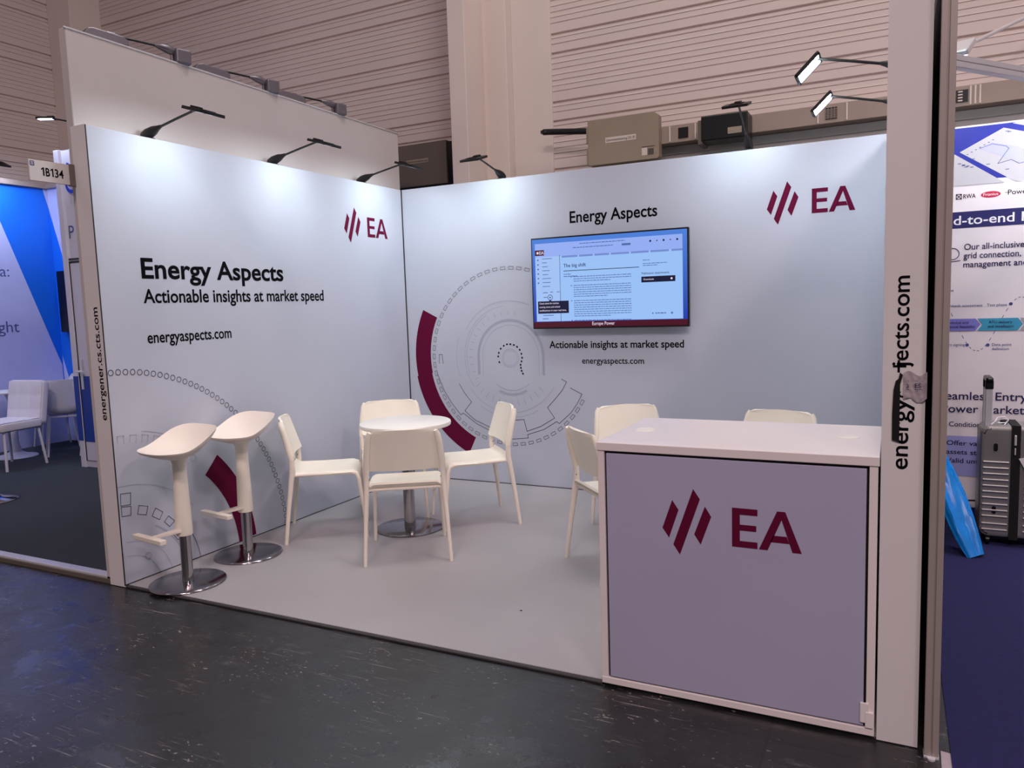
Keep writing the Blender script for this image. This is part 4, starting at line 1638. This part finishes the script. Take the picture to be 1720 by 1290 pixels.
def make_shell_chair():
    t = thing('shell_chair', '', 'chair')
    bm = new()

    def fn(u, v):
        s = 2 * u - 1
        if v < 0.5:
            k = v / 0.5
            y = 0.22 - 0.36 * k
            z = 0.45 - 0.02 * sin(pi * k)
            half = 0.19 + 0.015 * k
            z += 0.05 * s * s * (0.4 + k)
            if k < .15:
                z -= 0.02 * (1 - k / .15)
        else:
            k = (v - 0.5) / 0.5
            a = min(1, k / 0.35)
            y = -0.14 - 0.09 * sin(a * pi / 2) - 0.06 * max(0, k - .35) / .65
            z = 0.45 + 0.10 * (1 - cos(a * pi / 2)) + 0.28 * max(0, k - .35) / .65
            half = 0.205 - 0.015 * k
            if k > .85:
                half -= 0.05 * ((k - .85) / .15) ** 2
            y += 0.05 * s * s * (1 - .3 * k)
            z += 0.05 * s * s * (1 - k)
        return (s * half, y, z)
    grid_sheet(bm, fn, 18, 36, 0.010)
    obj('shell', bm, M['shell_white'], t, True, 60)
    for a in (-1, 1):
        for b in (-1, 1):
            bm = new()
            tube(bm, [(a * 0.20, b * 0.19, 0.0), (a * 0.15, b * 0.14, 0.43)], 0.0115, 8)
            obj('leg', bm, M['booth_white'], t, True)
    bm = new()
    tube(bm, [(-0.15, 0.14, 0.42), (0.15, 0.14, 0.42), (0.15, -0.14, 0.42), (-0.15, -0.14, 0.42), (-0.15, 0.14, 0.42)], 0.010, 8)
    obj('seat_frame', bm, M['booth_white'], t, True)
    return t


sh = make_shell_chair()
for i, (x, y, deg, lab) in enumerate(((-4.37, -0.32, 150, 'white shell chair seen from behind, next to the quilted chair'),
                                      (-4.91, -0.10, 250, 'white shell chair behind the pedestal table against the pale wall'),
                                      (-3.91, -0.16, 110, 'white shell chair half hidden by the cabin corner'))):
    o = sh if i == 0 else copy_tree(sh)
    o.location = (x, y, LZ)
    o.rotation_euler = (0, 0, radians(deg - 90))
    o['label'] = lab
    o['group'] = 'white shell chairs in the left booth'


def pedestal_table(x, y, lab):
    t = thing('pedestal_table', lab, 'table', (x, y, LZ))
    bm = new()
    lathe(bm, [(0, 0), (0.205, 0), (0.21, 0.005), (0.20, 0.014), (0.12, 0.028), (0.06, 0.06), (0.04, 0.15), (0.032, 0.40), (0.035, 0.62), (0.06, 0.70), (0, 0.70)], 48)
    obj('pedestal', bm, M['booth_white'], t, True)
    bm = new()
    lathe(bm, [(0, 0.70), (0.20, 0.70), (0.21, 0.71), (0.21, 0.72), (0.205, 0.725), (0, 0.725)], 56)
    obj('tabletop', bm, M['shell_white'], t, True)
    return t


pedestal_table(-4.72, -0.68, 'white pedestal table half hidden behind the quilted chair')
bm = new()
bs = thing('chrome_stand', 'chrome disc base of a stand at the left edge of the dark carpet', 'stand', (-2.875, -2.03, LZ))
lathe(bm, [(0, 0), (0.245, 0), (0.25, 0.006), (0.24, 0.014), (0.14, 0.03), (0.07, 0.07), (0.035, 0.14), (0.03, 0.16), (0, 0.16)], 56)
obj('base', bm, M['chrome'], bs, True)
bm = new()
tube(bm, [(0, 0, 0.15), (0, 0, 1.3)], 0.022, 16)
obj('pole', bm, M['chrome'], bs, True)

# ------------------------------------------------------------------ suitcase, bag, cables in the right booth
RZ = -0.006
su = thing('suitcase', 'silver ribbed suitcase with a black strap before the white text wall', 'suitcase', (4.50, -0.34, RZ))
bm = new()
prism(bm, rrect(0.45, 0.655, 0.05, 6, 0, 0.38), -0.12, 0.12, Matrix(((1, 0, 0, 0), (0, 0, -1, 0), (0, 1, 0, 0), (0, 0, 0, 1))), 0.022)
obj('shell', bm, M['case_silver'], su, True, 30)
for zz in (0.50, 0.465, 0.43, 0.395, 0.36, 0.325, 0.29, 0.25, 0.215, 0.18, 0.135, 0.10):
    for a, b in ((-0.212, -0.082), (-0.008, 0.206)):
        if len([1 for c in children(su) if c.name.startswith('rib')]) > 40:
            break
        bm = new()
        box(bm, a, b, -0.128, -0.118, zz - 0.006, zz + 0.003, 0.003)
        obj('rib', bm, M['case_rib'], su)
bm = new()
box(bm, -0.075, -0.030, -0.1265, 0.1265, 0.045, 0.714)
st = obj('strap', bm, M['strap'], su)
bm = new()
box(bm, -0.062, -0.050, -0.134, -0.126, 0.60, 0.66, 0.003)
box(bm, -0.060, -0.052, -0.134, -0.126, 0.545, 0.585, 0.003)
obj('buckle', bm, M['alu_bright'], st)
for zz in (0.585, 0.215):
    bm = new()
    prism(bm, rrect(0.020, 0.044, 0.009, 5, -0.150, zz), 0.0, 0.006, Matrix(((1, 0, 0, 0), (0, 0, -1, -0.119), (0, 1, 0, 0), (0, 0, 0, 1))))
    obj('corner_stud', bm, M['black_plastic'], su)
for y in (-0.062, 0.062):
    bm = new()
    box(bm, -0.204, -0.166, y - 0.008, y + 0.008, 0.70, 0.925, 0.004)
    obj('handle_pole', bm, M['alu_bright'], su)
bm = new()
box(bm, -0.204, -0.166, -0.085, 0.085, 0.955, 0.985, 0.010)
for y in (-0.062, 0.062):
    box(bm, -0.206, -0.164, y - 0.012, y + 0.012, 0.915, 0.97, 0.006)
obj('pull_handle', bm, M['black_plastic'], su)
bm = new()
box(bm, -0.12, -0.085, -0.03, 0.03, 0.705, 0.735, 0.006)
obj('carry_handle', bm, M['black_plastic'], su)
for s in (-1, 1):
    for b in (-1, 1):
        bm = new()
        tube(bm, [(s * 0.175 - 0.009, b * 0.085, 0.026), (s * 0.175 + 0.009, b * 0.085, 0.026)], 0.026, 16)
        box(bm, s * 0.175 - 0.016, s * 0.175 + 0.016, b * 0.085 - 0.016, b * 0.085 + 0.016, 0.034, 0.06, 0.003)
        obj('wheel', bm, M['black_plastic'], su, True)
bm = new()
tube(bm, [(4.325, -0.44, 0.706), (4.345, -0.40, 0.715), (4.365, -0.42, 0.735), (4.39, -0.43, 0.742), (4.41, -0.41, 0.735), (4.405, -0.38, 0.712), (4.37, -0.40, 0.712),
          (4.345, -0.43, 0.722), (4.36, -0.39, 0.742), (4.40, -0.37, 0.745), (4.415, -0.39, 0.73), (4.39, -0.44, 0.706)], 0.0035, 6)
tag(obj('white_cable', bm, M['white_ink'], smooth=True), 'white cable coiled on top of the silver suitcase', 'cable')
bm = new()
prism(bm, [(4.462, 0.520), (4.515, 0.535), (4.53, 0.45), (4.495, 0.455)], 0.0, 0.002, Matrix(((1, 0, 0, 0), (0, 0, -1, -0.473), (0, 1, 0, 0), (0, 0, 0, 1))))
tag(obj('paper_tag', bm, M['white_ink']), 'white paper tag hanging on the front of the silver suitcase', 'tag')

bm = new()
rr = random.Random(5)
pb0, pt0 = Vector((4.245, -0.72, RZ + 0.004)), Vector((3.985, -0.42, 0.66))
ax = (pt0 - pb0)
side = Vector((0.80, 0.60, 0.18)).normalized()
nr_ = ax.cross(side).normalized()
ring_prev = None
NR, NS = 26, 40
jit = [[rr.uniform(-1, 1) for _ in range(NS)] for _ in range(NR + 1)]
allr = []
for i in range(NR + 1):
    t_ = i / NR
    wd = 0.056 + 0.026 * sin(pi * min(1, t_ * 1.3)) + 0.012 * t_
    if t_ < 0.06:
        wd *= 0.95
    th_ = 0.020 + 0.016 * sin(pi * t_)
    row = []
    for k in range(NS):
        a = 2 * pi * k / NS
        f = 1 + 0.26 * sin(5 * a + 2.8 * t_) + 0.16 * sin(9 * a - 5 * t_) + 0.10 * jit[i][k]
        row.append(bm.verts.new(pb0 + ax * t_ + side * (wd * cos(a) * (0.9 + 0.1 * f)) + nr_ * (th_ * sin(a) * f)))
    allr.append(row)
for i in range(NR):
    for k in range(NS):
        bm.faces.new((allr[i][k], allr[i][(k + 1) % NS], allr[i + 1][(k + 1) % NS], allr[i + 1][k]))
bm.faces.new(allr[0][::-1])
bm.faces.new(allr[-1])
for v in bm.verts:
    v.co.z = max(v.co.z, RZ + 0.001)
tag(obj('blue_bag', bm, M['blue_bag'], smooth=True), 'crumpled bright blue plastic bag leaning beside the suitcase', 'bag')
bm = new()
tube(bm, [(4.29, -0.06, 0.16), (4.25, -0.05, 0.155), (4.215, -0.05, 0.12), (4.205, -0.06, 0.06), (4.23, -0.09, RZ + 0.006), (4.34, -0.10, RZ + 0.006)], 0.006, 8)
tag(obj('black_cable', bm, M['black_plastic'], smooth=True), 'black cable curving down the text wall behind the suitcase', 'cable')
